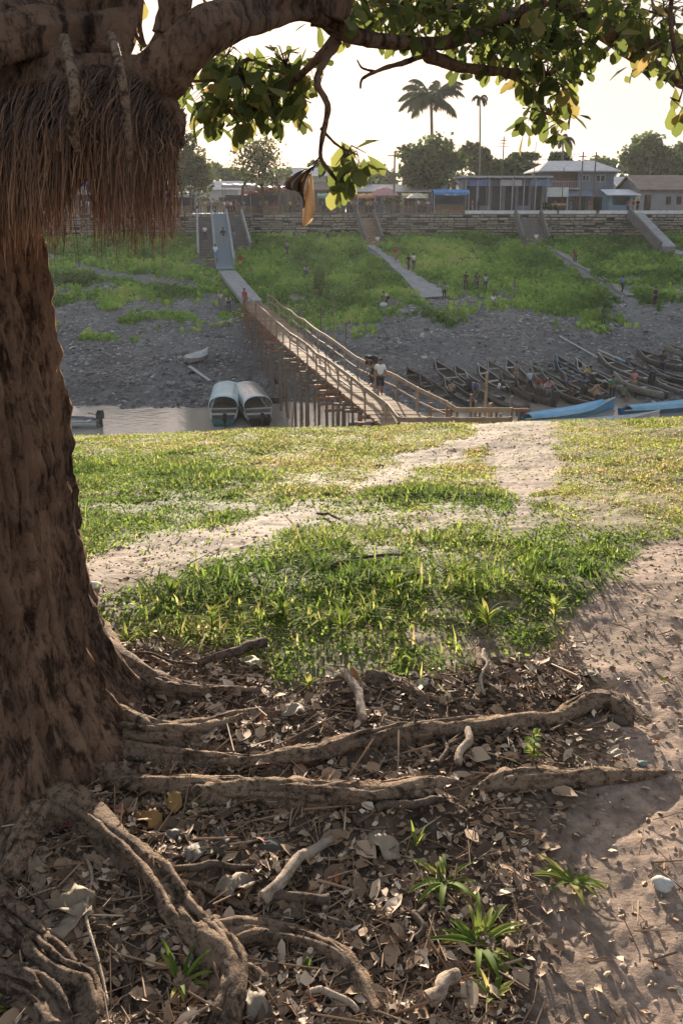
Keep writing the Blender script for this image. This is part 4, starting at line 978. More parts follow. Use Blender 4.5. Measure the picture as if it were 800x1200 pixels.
# ------------------------------------------------------------------ street level: buildings, stalls
SZ = .1
def sx(px, Y): return at(px, 245, Y).x
def zy(py, Y): return at(400, py, Y).z
def house_walls(mb, x0, x1, y0, y1, z0, z1, openings, th=.25):
    """front wall at y0 built round its openings (x0,x1,z0,z1), plus sides and back"""
    xs = sorted({x0, x1, *[o[0] for o in openings], *[o[1] for o in openings]}); zs = sorted({z0, z1, *[o[2] for o in openings], *[o[3] for o in openings]})
    for a, b in zip(xs[:-1], xs[1:]):
        for c, d in zip(zs[:-1], zs[1:]):
            mx, mz = (a + b) / 2, (c + d) / 2
            if any(o[0] < mx < o[1] and o[2] < mz < o[3] for o in openings): continue
            mb.box((mx, y0 + th / 2, mz), (b - a, th, d - c))
    mb.box((x0 + th / 2, (y0 + y1) / 2 + th / 2, (z0 + z1) / 2), (th, y1 - y0 - th, z1 - z0)); mb.box((x1 - th / 2, (y0 + y1) / 2 + th / 2, (z0 + z1) / 2), (th, y1 - y0 - th, z1 - z0))
    mb.box(((x0 + x1) / 2, y1 + th / 2 + .01, (z0 + z1) / 2), (x1 - x0, th, z1 - z0))
    return mb
M_tin = simple('tin_roof', (.55, .56, .58), .45, metal=.3, scale=1.2, c2=(.38, .37, .37)); M_rust = simple('rusty_roof', (.28, .20, .16), .7, scale=1.0, c2=(.16, .12, .10))
M_glass = paint((.03, .035, .045), .2); M_bluegrey = simple('blue_grey_wall', (.20, .23, .28), .85, scale=.8); M_greyw = simple('grey_wall', (.30, .31, .33), .9, scale=.6, c2=(.2, .2, .2))
def roof_hip(mb, x0, x1, y0, y1, z, h, oh=.6, inset=2.2):
    x0 -= oh; x1 += oh; y0 -= oh; y1 += oh; ym = (y0 + y1) / 2
    V = [(x0, y0, z), (x1, y0, z), (x1, y1, z), (x0, y1, z), (x0 + inset, ym, z + h), (x1 - inset, ym, z + h)]; V += [(a, b, c - .12) for a, b, c in V[:4]]
    return mb.add(V, [(0, 1, 5, 4), (1, 2, 5), (2, 3, 4, 5), (3, 0, 4), (0, 6, 7, 1), (1, 7, 8, 2), (2, 8, 9, 3), (3, 9, 6, 0), (9, 8, 7, 6)])
def windows(parent, ops, y, mat, cols=2):
    for o in ops:
        f = MB(); w = .07; x0, x1, z0, z1 = o
        for a in ((x0, z0, x1, z0), (x0, z1, x1, z1)): f.box(((x0 + x1) / 2, y + .1, a[1] + (w / 2 if a[1] == z0 else -w / 2)), (x1 - x0, .1, w))
        for a in [x0 + w / 2, x1 - w / 2] + [x0 + (x1 - x0) * k / cols for k in range(1, cols)]: f.box((a, y + .1, (z0 + z1) / 2), (w, .1, z1 - z0 - 2 * w))
        fr = f.build('window', mat, parent); MB().box(((x0 + x1) / 2, y + .17, (z0 + z1) / 2), (x1 - x0, .02, z1 - z0)).build('pane', M_glass, fr)
# two-storey house
Y = 112; x0, x1 = sx(637, Y), sx(716, Y); zt = zy(200, Y); zm = zy(223, Y)
h = thing('two_storey_house', 'blue grey two storey house with pale hipped tin roof and balcony above the street', 'house', ((x0 + x1) / 2, Y, SZ))
up = [(x0 + 4.6, x0 + 5.5, zm + 1.1, zt - .5), (x0 + 6.3, x0 + 7.5, zm + 1.0, zt - .5)]; lo = [(x0 + .5, x0 + 2.6, SZ + .1, zm - .7), (x0 + 3.4, x0 + 5.2, SZ + .1, zm - .6), (x0 + 6.1, x0 + 7.6, SZ + .1, zm - .8)]
balc = (x0 + .3, x0 + 4.0, zm + .25, zt - .3)
house_walls(MB(), x0, x1, Y, Y + 8, SZ, zt, up + lo + [balc]).build('wall', M_bluegrey, h)
windows(h, up, Y, paint((.6, .6, .6), .6), 2); windows(h, lo[1:2], Y, paint((.1, .2, .3), .6), 3)
MB().box(((x0 + 4.3 + x0) / 2, Y + 1.6, (zm + zt) / 2), (3.8, .1, zt - zm - .4)).build('balcony_back_wall', paint((.32, .2, .2), .8), h)
m = MB().box((x0 + 2.1, Y - .4, zm + .2), (4.2, .9, .14))
for k in range(15): m.box((x0 + .1 + k * .285, Y - .8, zm + .65), (.04, .04, .8))
m.box((x0 + 2.1, Y - .8, zm + 1.08), (4.2, .06, .06)).build('balcony', paint((.5, .5, .52), .6), h)
roof_hip(MB(), x0 - .5, x1, Y - .2, Y + 8, zt, 1.35).build('roof', M_tin, h)
m = MB()
for k in range(2): m.beam((x0 - .6 + k * 4.7, Y + .05, zm - .1), (x0 - .6 + k * 4.7, Y - 1.7, zm - .7), .01, .01)
MB().add([(x0 - 1, Y - .01, zm - .05), (x0 + 5.8, Y - .01, zm - .05), (x0 + 5.8, Y - 2, zm - .75), (x0 - 1, Y - 2, zm - .75), (x0 - 1, Y - .01, zm + .01), (x0 + 5.8, Y - .01, zm + .01), (x0 + 5.8, Y - 2, zm - .69), (x0 - 1, Y - 2, zm - .69)], [(0, 3, 2, 1), (4, 5, 6, 7), (3, 7, 6, 2), (0, 4, 7, 3), (1, 2, 6, 5)]).build('awning', paint((.2, .24, .3), .7), h)
# long market shed
Y = 108; x0, x1 = sx(541, Y), sx(638, Y); zt = zy(207, Y)
h = thing('market_shed', 'long low blue grey market shed with flat pale roof and dark open stalls', 'market shed', ((x0 + x1) / 2, Y, SZ))
ops = []; x = x0 + .4
while x < x1 - 1.4: ops.append((x, x + 1.25, SZ + .9 * ((len(ops) % 3) == 1), zt - 1.1)); x += 1.6
house_walls(MB(), x0, x1, Y, Y + 6, SZ, zt - .3, ops).build('wall', M_bluegrey, h)
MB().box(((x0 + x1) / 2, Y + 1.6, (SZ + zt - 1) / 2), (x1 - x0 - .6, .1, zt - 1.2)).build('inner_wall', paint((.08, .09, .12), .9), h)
MB().box(((x0 + x1) / 2, Y + 2.2, zt - .05), (x1 - x0 + .8, 8, .22)).build('roof', simple('pale_roof_slab', (.45, .46, .5), .8, scale=.6), h)
for k in range(8): MB().box((x0 + .2 + k * (x1 - x0 - .4) / 7, Y - 1.5, (SZ + zt) / 2), (.12, .12, zt - SZ - .2)).build('post', paint((.35, .38, .42), .7), h)
for k, (c, e) in enumerate((((.15, .2, .45), 1.2), ((.5, .5, .55), .9), ((.16, .28, .42), 1.5))):
    MB().box((x0 + 2 + k * 3.6, Y - 1.3, zt - .75), (2.6, .08, .7)).build('signboard', paint(c, .6), h)
# white sign shutter in front of house, pink goods
Y = 107; a, b = sx(640, Y), sx(664, Y)
t = thing('market_stall', 'stall with white shade panel and goods on a table before the house', 'market stall', ((a + b) / 2, Y, SZ))
MB().box(((a + b) / 2, Y, 2.6), (b - a, .12, 1.1)).build('shade_panel', paint((.62, .68, .66), .6), t)
for q in (a, b): MB().box((q, Y + .1, 1.55), (.09, .09, 2.9)).build('post', M_white, t)
MB().box(((a + b) / 2, Y + .2, .95), (b - a - .3, .9, .08)).build('table_top', M_wood, t)
m = MB(); rr_ = random.Random(4)
for k in range(14): m.ball((a + .3 + k * (b - a - .6) / 13, Y + rr_.uniform(-.1, .3), 1.12), .15, 7, 5)
m.build('produce', paint((.55, .35, .2), .7), t)
# small white-roofed hut and two sheds behind, warehouse
Y = 106; x0, x1 = sx(712, Y), sx(742, Y); zt = zy(228, Y)
h = thing('small_kiosk', 'small kiosk with white sloping roof between the house and the warehouse', 'kiosk', ((x0 + x1) / 2, Y, SZ))
house_walls(MB(), x0, x1, Y, Y + 2.5, SZ, zt, [(x0 + .5, x1 - .5, 1.1, zt - .3)]).build('wall', paint((.18, .3, .36), .8), h)
V = [(x0 - .5, Y - .8, zt), (x1 + .5, Y - .8, zt), (x1 + .2, Y + 3, zt + .65), (x0 - .2, Y + 3, zt + .65)]; V += [(a, b, c - .1) for a, b, c in V]
MB().add(V, [(0, 1, 2, 3), (7, 6, 5, 4), (0, 4, 5, 1), (1, 5, 6, 2), (2, 6, 7, 3), (3, 7, 4, 0)]).build('roof', paint((.7, .72, .74), .5), h)
def gable(name, label, cat, pxa, pxb, Y, depth, ze, zr, wm, rm, ops=(), group=None):
    x0, x1 = sx(pxa, Y), sx(pxb, Y); h = thing(name, label, cat, ((x0 + x1) / 2, Y, SZ), group)
    O = [(x0 + u * (x1 - x0), x0 + v * (x1 - x0), SZ + s, SZ + e) for u, v, s, e in ops]
    house_walls(MB(), x0, x1, Y, Y + depth, SZ, ze, O).build('wall', wm, h)
    for o in O: windows(h, [o], Y, M_stilt, 2)
    V = [(x0 - .4, Y - .5, ze), (x1 + .4, Y - .5, ze), (x1 + .4, Y + depth / 2, zr), (x0 - .4, Y + depth / 2, zr), (x0 - .4, Y + depth + .5, ze), (x1 + .4, Y + depth + .5, ze)]
    V += [(a, b, c - .1) for a, b, c in V]
    m = MB().add(V, [(0, 1, 2, 3), (3, 2, 5, 4), (7, 6, 9, 8), (8, 9, 10, 11), (0, 6, 7, 1), (4, 5, 11, 10), (0, 3, 9, 6), (3, 4, 10, 9), (1, 7, 8, 2), (2, 8, 11, 5)])
    m.build('roof', rm, h)
    g = MB()
    for x in (x0 + .02, x1 - .12): g.add([(x, Y, ze - .1), (x, Y + depth, ze - .1), (x, Y + depth / 2, zr - .12), (x + .1, Y, ze - .1), (x + .1, Y + depth, ze - .1), (x + .1, Y + depth / 2, zr - .12)], [(0, 1, 2), (3, 5, 4)])
    g.build('gable_end', wm, h); return h
gable('warehouse', 'long grey warehouse with dark low roof at the right edge of the street', 'warehouse', 748, 850, 106, 9, zy(222, 106), zy(205, 110), M_greyw, M_rust, [(.05, .13, 0, 2.2), (.3, .36, 1, 2), (.42, .48, 1, 2)])
gable('shed', 'shed with pale tin roof peeping out behind the kiosk and warehouse', 'shed', 722, 775, 122, 6, zy(218, 122), zy(207, 124), M_greyw, M_tin, [(.2, .4, 1, 2)])
gable('shed', 'low white walled shed with tin roof behind the hanging dead leaf', 'shed', 345, 382, 118, 6, zy(206, 118), zy(196, 120), paint((.55, .55, .52), .8), M_tin, [(.2, .4, .8, 2), (.6, .8, .8, 2)])
gable('shed', 'dark wooden shed with rusty roof behind the sparse tree right of the staircase', 'shed', 290, 338, 112, 6, zy(222, 112), zy(211, 114), simple('shed_boards', (.16, .13, .11), .9), M_rust, [(.1, .35, 0, 2.1), (.5, .8, .9, 2)])
gable('shed', 'grey shed with pale tin roof partly behind the hanging rootlets', 'shed', 168, 226, 114, 6, zy(222, 114), zy(212, 116), M_greyw, M_tin, [(.2, .4, .8, 2), (.6, .75, 0, 2.1)])
gable('shed', 'dark shed seen through the gap between the hanging rootlets and trunk', 'shed', 58, 150, 112, 6, zy(228, 112), zy(217, 114), simple('dark_shed', (.12, .11, .11), .9), M_rust, [(.1, .2, .8, 2), (.3, .4, 0, 2.1), (.6, .8, .5, 2)])
gable('shed', 'distant pale building with white roof above the top of the staircase', 'shed', 222, 280, 135, 7, zy(222, 135), zy(212, 138), paint((.5, .5, .5), .8), M_tin, [(.2, .4, .8, 2), (.6, .8, .8, 2)])
gable('shed', 'long dark shop row with rusty roof behind the crowd right of the red stall', 'shed', 338, 404, 115, 6, zy(222, 115), zy(213, 117), simple('shop_boards', (.13, .11, .10), .9), M_rust, [(.08, .2, 0, 2.1), (.3, .42, .9, 2), (.55, .68, 0, 2.1), (.8, .92, .9, 2)])
gable('shed', 'long shop row with grey tin roof behind the pink umbrella', 'shed', 406, 520, 114, 6, zy(224, 114), zy(216, 116), simple('shop_wall', (.18, .18, .19), .9), M_tin, [(.05, .15, 0, 2.1), (.25, .35, .9, 2), (.5, .6, 0, 2.1), (.7, .8, .9, 2)])
def stall(label, pxa, pxb, Y, ytop, col, ridge=.25):
    a, b = sx(pxa, Y), sx(pxb, Y); z = zy(ytop, Y); t = thing('market_stall', label, 'market stall', ((a + b) / 2, Y, SZ), 'tarpaulin stalls on the street')
    n = 9; V = []
    for i in range(n):
        x = a + (b - a) * i / (n - 1)
        for j in range(5): V.append((x, Y - 1.2 + j * .7, z - .35 + ridge * math.sin(math.pi * j / 4) * 1.4 + .05 * math.sin(i * 2.1 + j)))
    V += [(a + (b - a) * i / (n - 1), Y - 1.22, z - .62 + .05 * math.sin(i * 3)) for i in range(n)]
    F = [(i * 5 + j, i * 5 + j + 1, i * 5 + j + 6, i * 5 + j + 5) for i in range(n - 1) for j in range(4)] + [(i * 5, i * 5 + 5, 5 * n + i + 1, 5 * n + i) for i in range(n - 1)]
    MB().add(V, F).build('tarpaulin', paint(col, .5), t)
    for x in (a + .1, b - .1):
        for y in (Y - 1.1, Y + 1.5): MB().tube([(x, y, SZ), (x, y, z - .36)], .04, 6).build('post', M_white if pxa > 400 else M_stilt, t)
    MB().box(((a + b) / 2, Y - .2, .95), (b - a - .4, 1.1, .08)).box(((a + b) / 2, Y + .2, .5), (b - a - .6, .6, .8)).build('counter', M_wood, t)
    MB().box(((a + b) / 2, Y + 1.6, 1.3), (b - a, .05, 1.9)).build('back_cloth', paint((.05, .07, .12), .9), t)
stall('market stall under a bright blue tarpaulin beside the blue market shed', 506, 548, 104, 222, (.03, .22, .52))
stall('market stall under a faded red tarpaulin right of the staircase', 303, 334, 104, 218, (.5, .16, .12))
stall('market stall under a blue tarpaulin beside the tree trunk', 78, 112, 105, 213, (.05, .2, .6))
stall('long stall with pale grey awning behind the top of the staircase', 262, 300, 107, 214, (.5, .48, .46), .15)
stall('stall under an orange tarpaulin left of the pink umbrella', 418, 440, 105, 226, (.55, .26, .08), .2)
stall('stall under a green tarpaulin between the red stall and the hanging leaf', 372, 398, 106, 226, (.08, .3, .2), .2)
stall('stall under a yellowish tarpaulin under the round tree', 470, 500, 107, 226, (.5, .42, .2), .2)
stall('stall under a dark blue tarpaulin left of the staircase top', 196, 226, 106, 224, (.05, .12, .3), .2)
# dome umbrella
Y = 105; c = Vector((sx(450, Y), Y, SZ)); t = thing('market_umbrella', 'faded pink domed umbrella over a street stall', 'umbrella', c); z = zy(219, Y)
V = [(c.x, Y, z)]
for i in range(1, 5):
    for k in range(16):
        a = k * math.pi / 8; rr_ = 1.75 * i / 4; V.append((c.x + math.cos(a) * rr_, Y + math.sin(a) * rr_, z - .95 * (i / 4) ** 1.9 - (.05 if k % 2 else 0) * i / 4))
F = [(0, 1 + k, 1 + (k + 1) % 16) for k in range(16)] + [(1 + i * 16 + k, 17 + i * 16 + k, 17 + i * 16 + (k + 1) % 16, 1 + i * 16 + (k + 1) % 16) for i in range(3) for k in range(16)]
MB().add(V, F).build('canopy', paint((.5, .25, .26), .7), t); MB().tube([(c.x, Y, SZ), (c.x, Y, z)], .04, 6).build('pole', M_white, t)
for i, (px, Y, yt, col, lab) in enumerate(((392, 104, 224, (.15, .3, .5), 'blue domed umbrella in the crowd left of the pink one'), (488, 103.5, 226, (.6, .55, .4), 'cream domed umbrella under the round street tree'), (294, 105, 222, (.3, .1, .1), 'dark red umbrella right of the staircase top'), (214, 104, 225, (.5, .5, .45), 'pale umbrella left of the staircase top'))):
    c = Vector((sx(px, Y), Y, SZ)); z = zy(yt, Y); t = thing('market_umbrella', lab, 'umbrella', c); V = [(c.x, Y, z)]
    for a_ in range(1, 4):
        for k in range(12): an = k * math.pi / 6; V.append((c.x + math.cos(an) * 1.3 * a_ / 3, Y + math.sin(an) * 1.3 * a_ / 3, z - .6 * (a_ / 3) ** 1.7))
    MB().add(V, [(0, 1 + k, 1 + (k + 1) % 12) for k in range(12)] + [(1 + a_ * 12 + k, 13 + a_ * 12 + k, 13 + a_ * 12 + (k + 1) % 12, 1 + a_ * 12 + (k + 1) % 12) for a_ in range(2) for k in range(12)]).build('canopy', paint(col, .7), t); MB().tube([(c.x, Y, SZ), (c.x, Y, z)], .03, 5).build('pole', M_white, t)
for i, (a_, b_, lab) in enumerate((((461, 179, 104), (678, 180, 103), 'sagging power line from the crossarm pole to the pole before the house'), ((461, 183, 104), (300, 178, 103), 'sagging power line running left from the crossarm pole'), ((693, 181, 103), (830, 186, 104), 'sagging power line running right from the house poles'))):
    A_, B_ = at(*a_), at(*b_); P = [A_.lerp(B_, k / 14) - Vector((0, 0, 1.1 * 4 * (k / 14) * (1 - k / 14))) for k in range(15)]
    MB().tube(P, .022, 4).build('power_line', M_black if 'M_black' in globals() else M_stilt, loc=A_, label=lab, category='power line')
# street railing
Y = 101.6
for a_, b_, lab in ((300, 418, 'dark street railing left of the narrow stairs, above the stone wall'), (440, 545, 'dark street railing right of the narrow stairs, above the stone wall')):
    a, b = sx(a_, Y), sx(b_, Y); t = thing('railing', lab, 'railing', ((a + b) / 2, Y, SZ), 'street railings above the wall')
    for zz in (.55, 1.05): MB().box(((a + b) / 2, Y, SZ + zz), (b - a, .06, .06)).build('rail', M_stilt, t)
    k = 0
    while a + k * 1.5 < b: MB().box((a + k * 1.5, Y, SZ + .55), (.09, .09, 1.1)).build('post', M_stilt, t); k += 1
# poles
for i, (px, y0, Y, rad, lab) in enumerate((
    (461, 177, 104, .13, 'dark utility pole with crossarm beside the round street tree'), (586, 160, 125, .10, 'thin lattice-like aerial mast rising above the trees behind the market shed'),
    (623, 166, 103, .05, 'thin tall pole in front of the market shed beside the dark stairs'), (678, 178, 103, .10, 'dark pole standing left of the pair in front of the two storey house roof'),
    (693, 178, 103, .10, 'dark pole standing right of the pair in front of the two storey house roof'), (535, 170, 118, .05, 'thin pole between the round tree and the umbrella shaped tree'),
    (569, 205, 103, .07, 'short dark pole at the left end of the white kerb wall'), (200, 225, 98, .06, 'slim grey pole standing on the grass left of the staircase'), (657, 196, 103, .06, 'short thin pole near the left corner of the two storey house'), (600, 196, 103.2, .06, 'short dark pole in the middle of the market shed front'), (757, 190, 116, .07, 'thin dark pole behind the grey warehouse'))):
    x = at(px, 245, Y).x; zb = SZ if Y > 100 else h1(x, Y); z = zy(y0, Y); t = thing('utility_pole', lab, 'pole', (x, Y, zb))
    MB().tube([(x, Y, zb), (x + .04, Y, z)], [rad, rad * .75], 7).build('pole', M_stilt, t)
    if rad > .08:
        MB().box((x, Y, z - .5), (1.7 if rad > .12 else .9, .1, .1)).build('crossarm', M_stilt, t)
        if i == 1: MB().box((x, Y, z - 1.3), (1.6, .06, .06)).box((x, Y, z - .9), (1.1, .06, .06)).build('aerial', M_stilt, t)

# ------------------------------------------------------------------ far trees and palms
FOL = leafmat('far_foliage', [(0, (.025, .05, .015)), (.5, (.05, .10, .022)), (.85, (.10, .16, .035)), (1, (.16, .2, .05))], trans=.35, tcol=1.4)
FOL2 = leafmat('sparse_foliage', [(0, (.03, .045, .015)), (.5, (.07, .09, .03)), (1, (.15, .16, .06))], trans=.4, tcol=1.5)
def far_tree(label, cx, cy, hw, hh, Y, n=5000, leaf=.28, lobes=14, mat=None, seed=0, trunks=1, dens=1.0, name='street_tree', group=None, base=None, flat=False):
    r = np.random.default_rng(100 + seed); rr2 = random.Random(seed)
    c = at(cx, cy, Y); sc_ = (at(cx + 100, cy, Y).x - c.x) / 100; rx, rz = hw * sc_, hh * sc_; ry = rx * .8; bz = SZ if base is None else base
    t = thing(name, label, 'tree' if hh > 10 or name != 'bush' else 'bush', (c.x, Y, bz), group)
    if name == 'bush': t['category'] = 'bush'
    cs = []
    for i in range(lobes):
        d = r.normal(size=3); d /= np.linalg.norm(d); q = r.uniform(.35, .78); cs.append((d * q * np.array([rx, ry, rz]), r.uniform(.3, .5)))
    P = []
    per = n // lobes
    for d, s in cs:
        v = r.normal(size=(per, 3)); v /= np.linalg.norm(v, axis=1)[:, None]; v *= (r.uniform(.45, 1.0, per) ** .5)[:, None] * np.array([rx, ry, rz]) * s * (1 + .25 * r.normal(size=(per, 1)))
        if flat: v[:, 2] *= .6
        P.append(v + d)
    P = np.concatenate(P); k = len(P); P = P + np.array([c.x, Y, c.z]); P = P[P[:, 2] > bz + .1]; k = len(P)
    tv = [(-.5, -.5, 0), (.5, -.35, .12), (.6, .5, 0), (-.4, .55, .15)]; s = leaf * r.uniform(.6, 1.5, k)
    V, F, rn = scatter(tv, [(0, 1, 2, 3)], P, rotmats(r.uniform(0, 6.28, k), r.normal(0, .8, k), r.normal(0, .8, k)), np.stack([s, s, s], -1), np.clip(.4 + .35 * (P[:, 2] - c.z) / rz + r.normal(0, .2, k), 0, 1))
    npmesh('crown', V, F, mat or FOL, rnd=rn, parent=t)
    m = MB(); tops = [c + Vector(tuple(d * .8)) for d, s in cs[:6]]
    for q in range(trunks):
        bx = c.x + (q - (trunks - 1) / 2) * rx * .5; b = Vector((bx, Y, bz - .2)); f = Vector((bx + rr2.uniform(-.3, .3), Y, bz + (c.z - bz) * .55)); w = max(.08, rx * .045)
        m = MB().tube([b, (b + f) / 2 + Vector((rr2.uniform(-.1, .1), 0, 0)), f], [w * 1.3, w, w * .8], 8); 
        for tp in tops[q::trunks]: m.tube(smoothpath([f - Vector((0, 0, .1)), (f + tp) / 2 + Vector((rr2.uniform(-.4, .4), 0, -.2)), tp], 3), [w * .7] * 2 + [w * .4] * 3 + [w * .2] * 2, 5)
        m.build('trunk', M_farbark, t)
    return t
BG = leafmat('bank_bush_leaves', [(0, (.06, .12, .025)), (.6, (.12, .22, .04)), (1, (.2, .3, .06))], trans=.4)
far_tree('dense round dark green street tree left of the blue tarpaulin stall', 503, 196, 43, 31, 116, 9000, .34, 16, seed=1)
far_tree('broad dome shaped tree behind the market shed roof', 592, 196, 46, 19, 140, 6000, .4, 12, seed=2, flat=True)
far_tree('low tree with loose crown behind the round street tree, at its right', 548, 186, 26, 20, 135, 2500, .35, 9, seed=3, mat=FOL2)
far_tree('tall broad tree rising behind the warehouse at the right', 757, 188, 36, 30, 150, 7000, .42, 12, seed=4)
far_tree('dark rounded tree at the right edge behind the tall broad one', 800, 190, 28, 24, 158, 5000, .42, 9, seed=5)
far_tree('small tree behind the ridge of the two storey house', 655, 186, 14, 12, 130, 1500, .3, 6, seed=6)
far_tree('dark tree behind the row of people left of the round street tree', 412, 214, 36, 22, 120, 5000, .32, 10, seed=7)
far_tree('pale loose tree behind the folded dead leaf and shed', 372, 206, 22, 18, 132, 2200, .3, 8, seed=8, mat=FOL2)
far_tree('tall leafy tree just left of the staircase, partly behind the rootlets', 222, 200, 27, 44, 103, 3200, .26, 12, seed=9, mat=FOL2)
far_tree('sparse tree with thin crooked trunks right of the staircase', 305, 192, 44, 34, 102, 2600, .2, 14, seed=10, mat=FOL2, trunks=3)
far_tree('dark bushy tree behind the hanging rootlets', 150, 215, 46, 26, 120, 5000, .34, 10, seed=11)
far_tree('dark tree between trunk and rootlets beyond the blue stall', 88, 208, 26, 18, 122, 3000, .32, 8, seed=12)
far_tree('hazy tree far behind the staircase top', 262, 205, 30, 16, 150, 2500, .4, 8, seed=13)
far_tree('small bright green bush on the street beside the pink umbrella', 459, 236, 9, 6, 103, 900, .16, 6, seed=14, name='bush', mat=FOL2)
far_tree('small shrub in front of the market shed by the dark stairs', 641, 240, 6, 5, 102.5, 500, .14, 5, seed=15, name='bush')
for i, (cx, cy, hw, hh, Y) in enumerate(((440, 205, 30, 10, 190), (520, 202, 40, 12, 210), (640, 200, 40, 10, 200), (700, 198, 30, 12, 190), (330, 206, 40, 12, 200), (60, 205, 40, 14, 180), (200, 206, 50, 14, 200), (840, 195, 50, 20, 180))):
    far_tree(('low distant tree between utility pole and leaf bunch', 'low distant tree far behind the round street tree', 'low distant tree far behind the market shed', 'low distant tree behind the house roof at its right side', 'low distant tree far behind the sparse tree', 'low distant tree far left beyond the trunk', 'low distant tree behind the rootlets', 'distant tree beyond the warehouse, out at the right edge')[i], cx, cy + 6, hw * 1.15, hh * 1.5, Y, 3000, .55, 9, seed=20 + i, group='low distant trees on the horizon')
far_tree('rounded green bush growing alone on the left of the far bank', 90, 324, 27, 10, fp(90, 333).y, 2500, .16, 8, seed=40, name='bush', mat=BG, base=fp(90, 333).z)
far_tree('trailing strip of shrubs climbing the slope left of the footpath', 375, 330, 8, 22, fp(378, 348).y, 1200, .18, 7, seed=42, name='bush', mat=BG, base=fp(378, 348).z)
def palm(label, cx, cy, rad_px, Y, nf, droop, seed, fl=.55, leafw=.05):
    r = random.Random(seed); c = at(cx, cy, Y); sc_ = (at(cx + 100, cy, Y).x - c.x) / 100; L = rad_px * sc_ * 1.25
    t = thing('palm_tree', label, 'palm', (c.x, Y, SZ)); b = Vector((c.x + .3, Y, SZ - .2))
    MB().tube(smoothpath([b, (b + c) / 2 + Vector((.15, 0, 0)), c], 6), list(np.linspace(.22, .12, 13) * (L / 5 + .4)), 9).build('trunk', simple('palm_bark', (.24, .22, .2), .9), t, smooth=True)
    fm = leafmat('palm_leaf', [(0, (.03, .05, .015)), (1, (.07, .10, .03))], trans=.3) if 'palm' not in M_ else M_['palm']; M_['palm'] = fm
    for i in range(nf):
        a = 2 * math.pi * i / nf + r.uniform(-.2, .2); el = r.uniform(.2, 1.15); V = []; F = []; n = 16; rn = []
        spine = []
        p = Vector(c); d = Vector((math.cos(a) * math.cos(el), math.sin(a) * math.cos(el), math.sin(el)))
        for k in range(n + 1):
            spine.append(p.copy()); p = p + d * (L / n); d = (d + Vector((0, 0, -droop * (k / n + .3)))).normalized()
        for k in range(1, n):
            dd = (spine[k + 1] - spine[k - 1]).normalized(); sd_ = dd.cross(Vector((0, 0, 1))).normalized(); ll = L * fl * .5 * math.sin(math.pi * min(k / n * .9 + .12, 1)) 
            for s in (-1, 1):
                for e in (0, .5):
                    q = spine[k] + dd * (L / n) * e; tip = q + sd_ * s * ll * .62 + dd * ll * .45 - Vector((0, 0, ll * r.uniform(.45, .9))); mid = (q + tip) / 2 + Vector((0, 0, ll * .12)); o = dd * leafw * 2
                    j = len(V); V += [q - o, q + o, mid + o, mid - o, tip]; F += [(j, j + 1, j + 2, j + 3), (j + 3, j + 2, j + 4, j + 4)]
        F = [f if len(set(f)) == 4 else f[:3] + (f[2],) for f in F]
        mb = MB(); mb.add(V, [tuple(dict.fromkeys(f)) for f in F]); mb.tube(spine, [.05 * (1 - k / (n + 1)) + .012 for k in range(n + 1)], 4)
        mb.build('frond', fm, t)
palm('large feathery palm standing tall above the round street tree', 505, 118, 38, 122, 17, .17, 1, fl=.62, leafw=.07)
palm('slender palm with few upright drooping fronds, right of the large one', 562, 116, 13, 128, 7, .42, 2, leafw=.04)
palm('slender palm behind the two storey house', 659, 164, 18, 128, 9, .36, 3, leafw=.05)

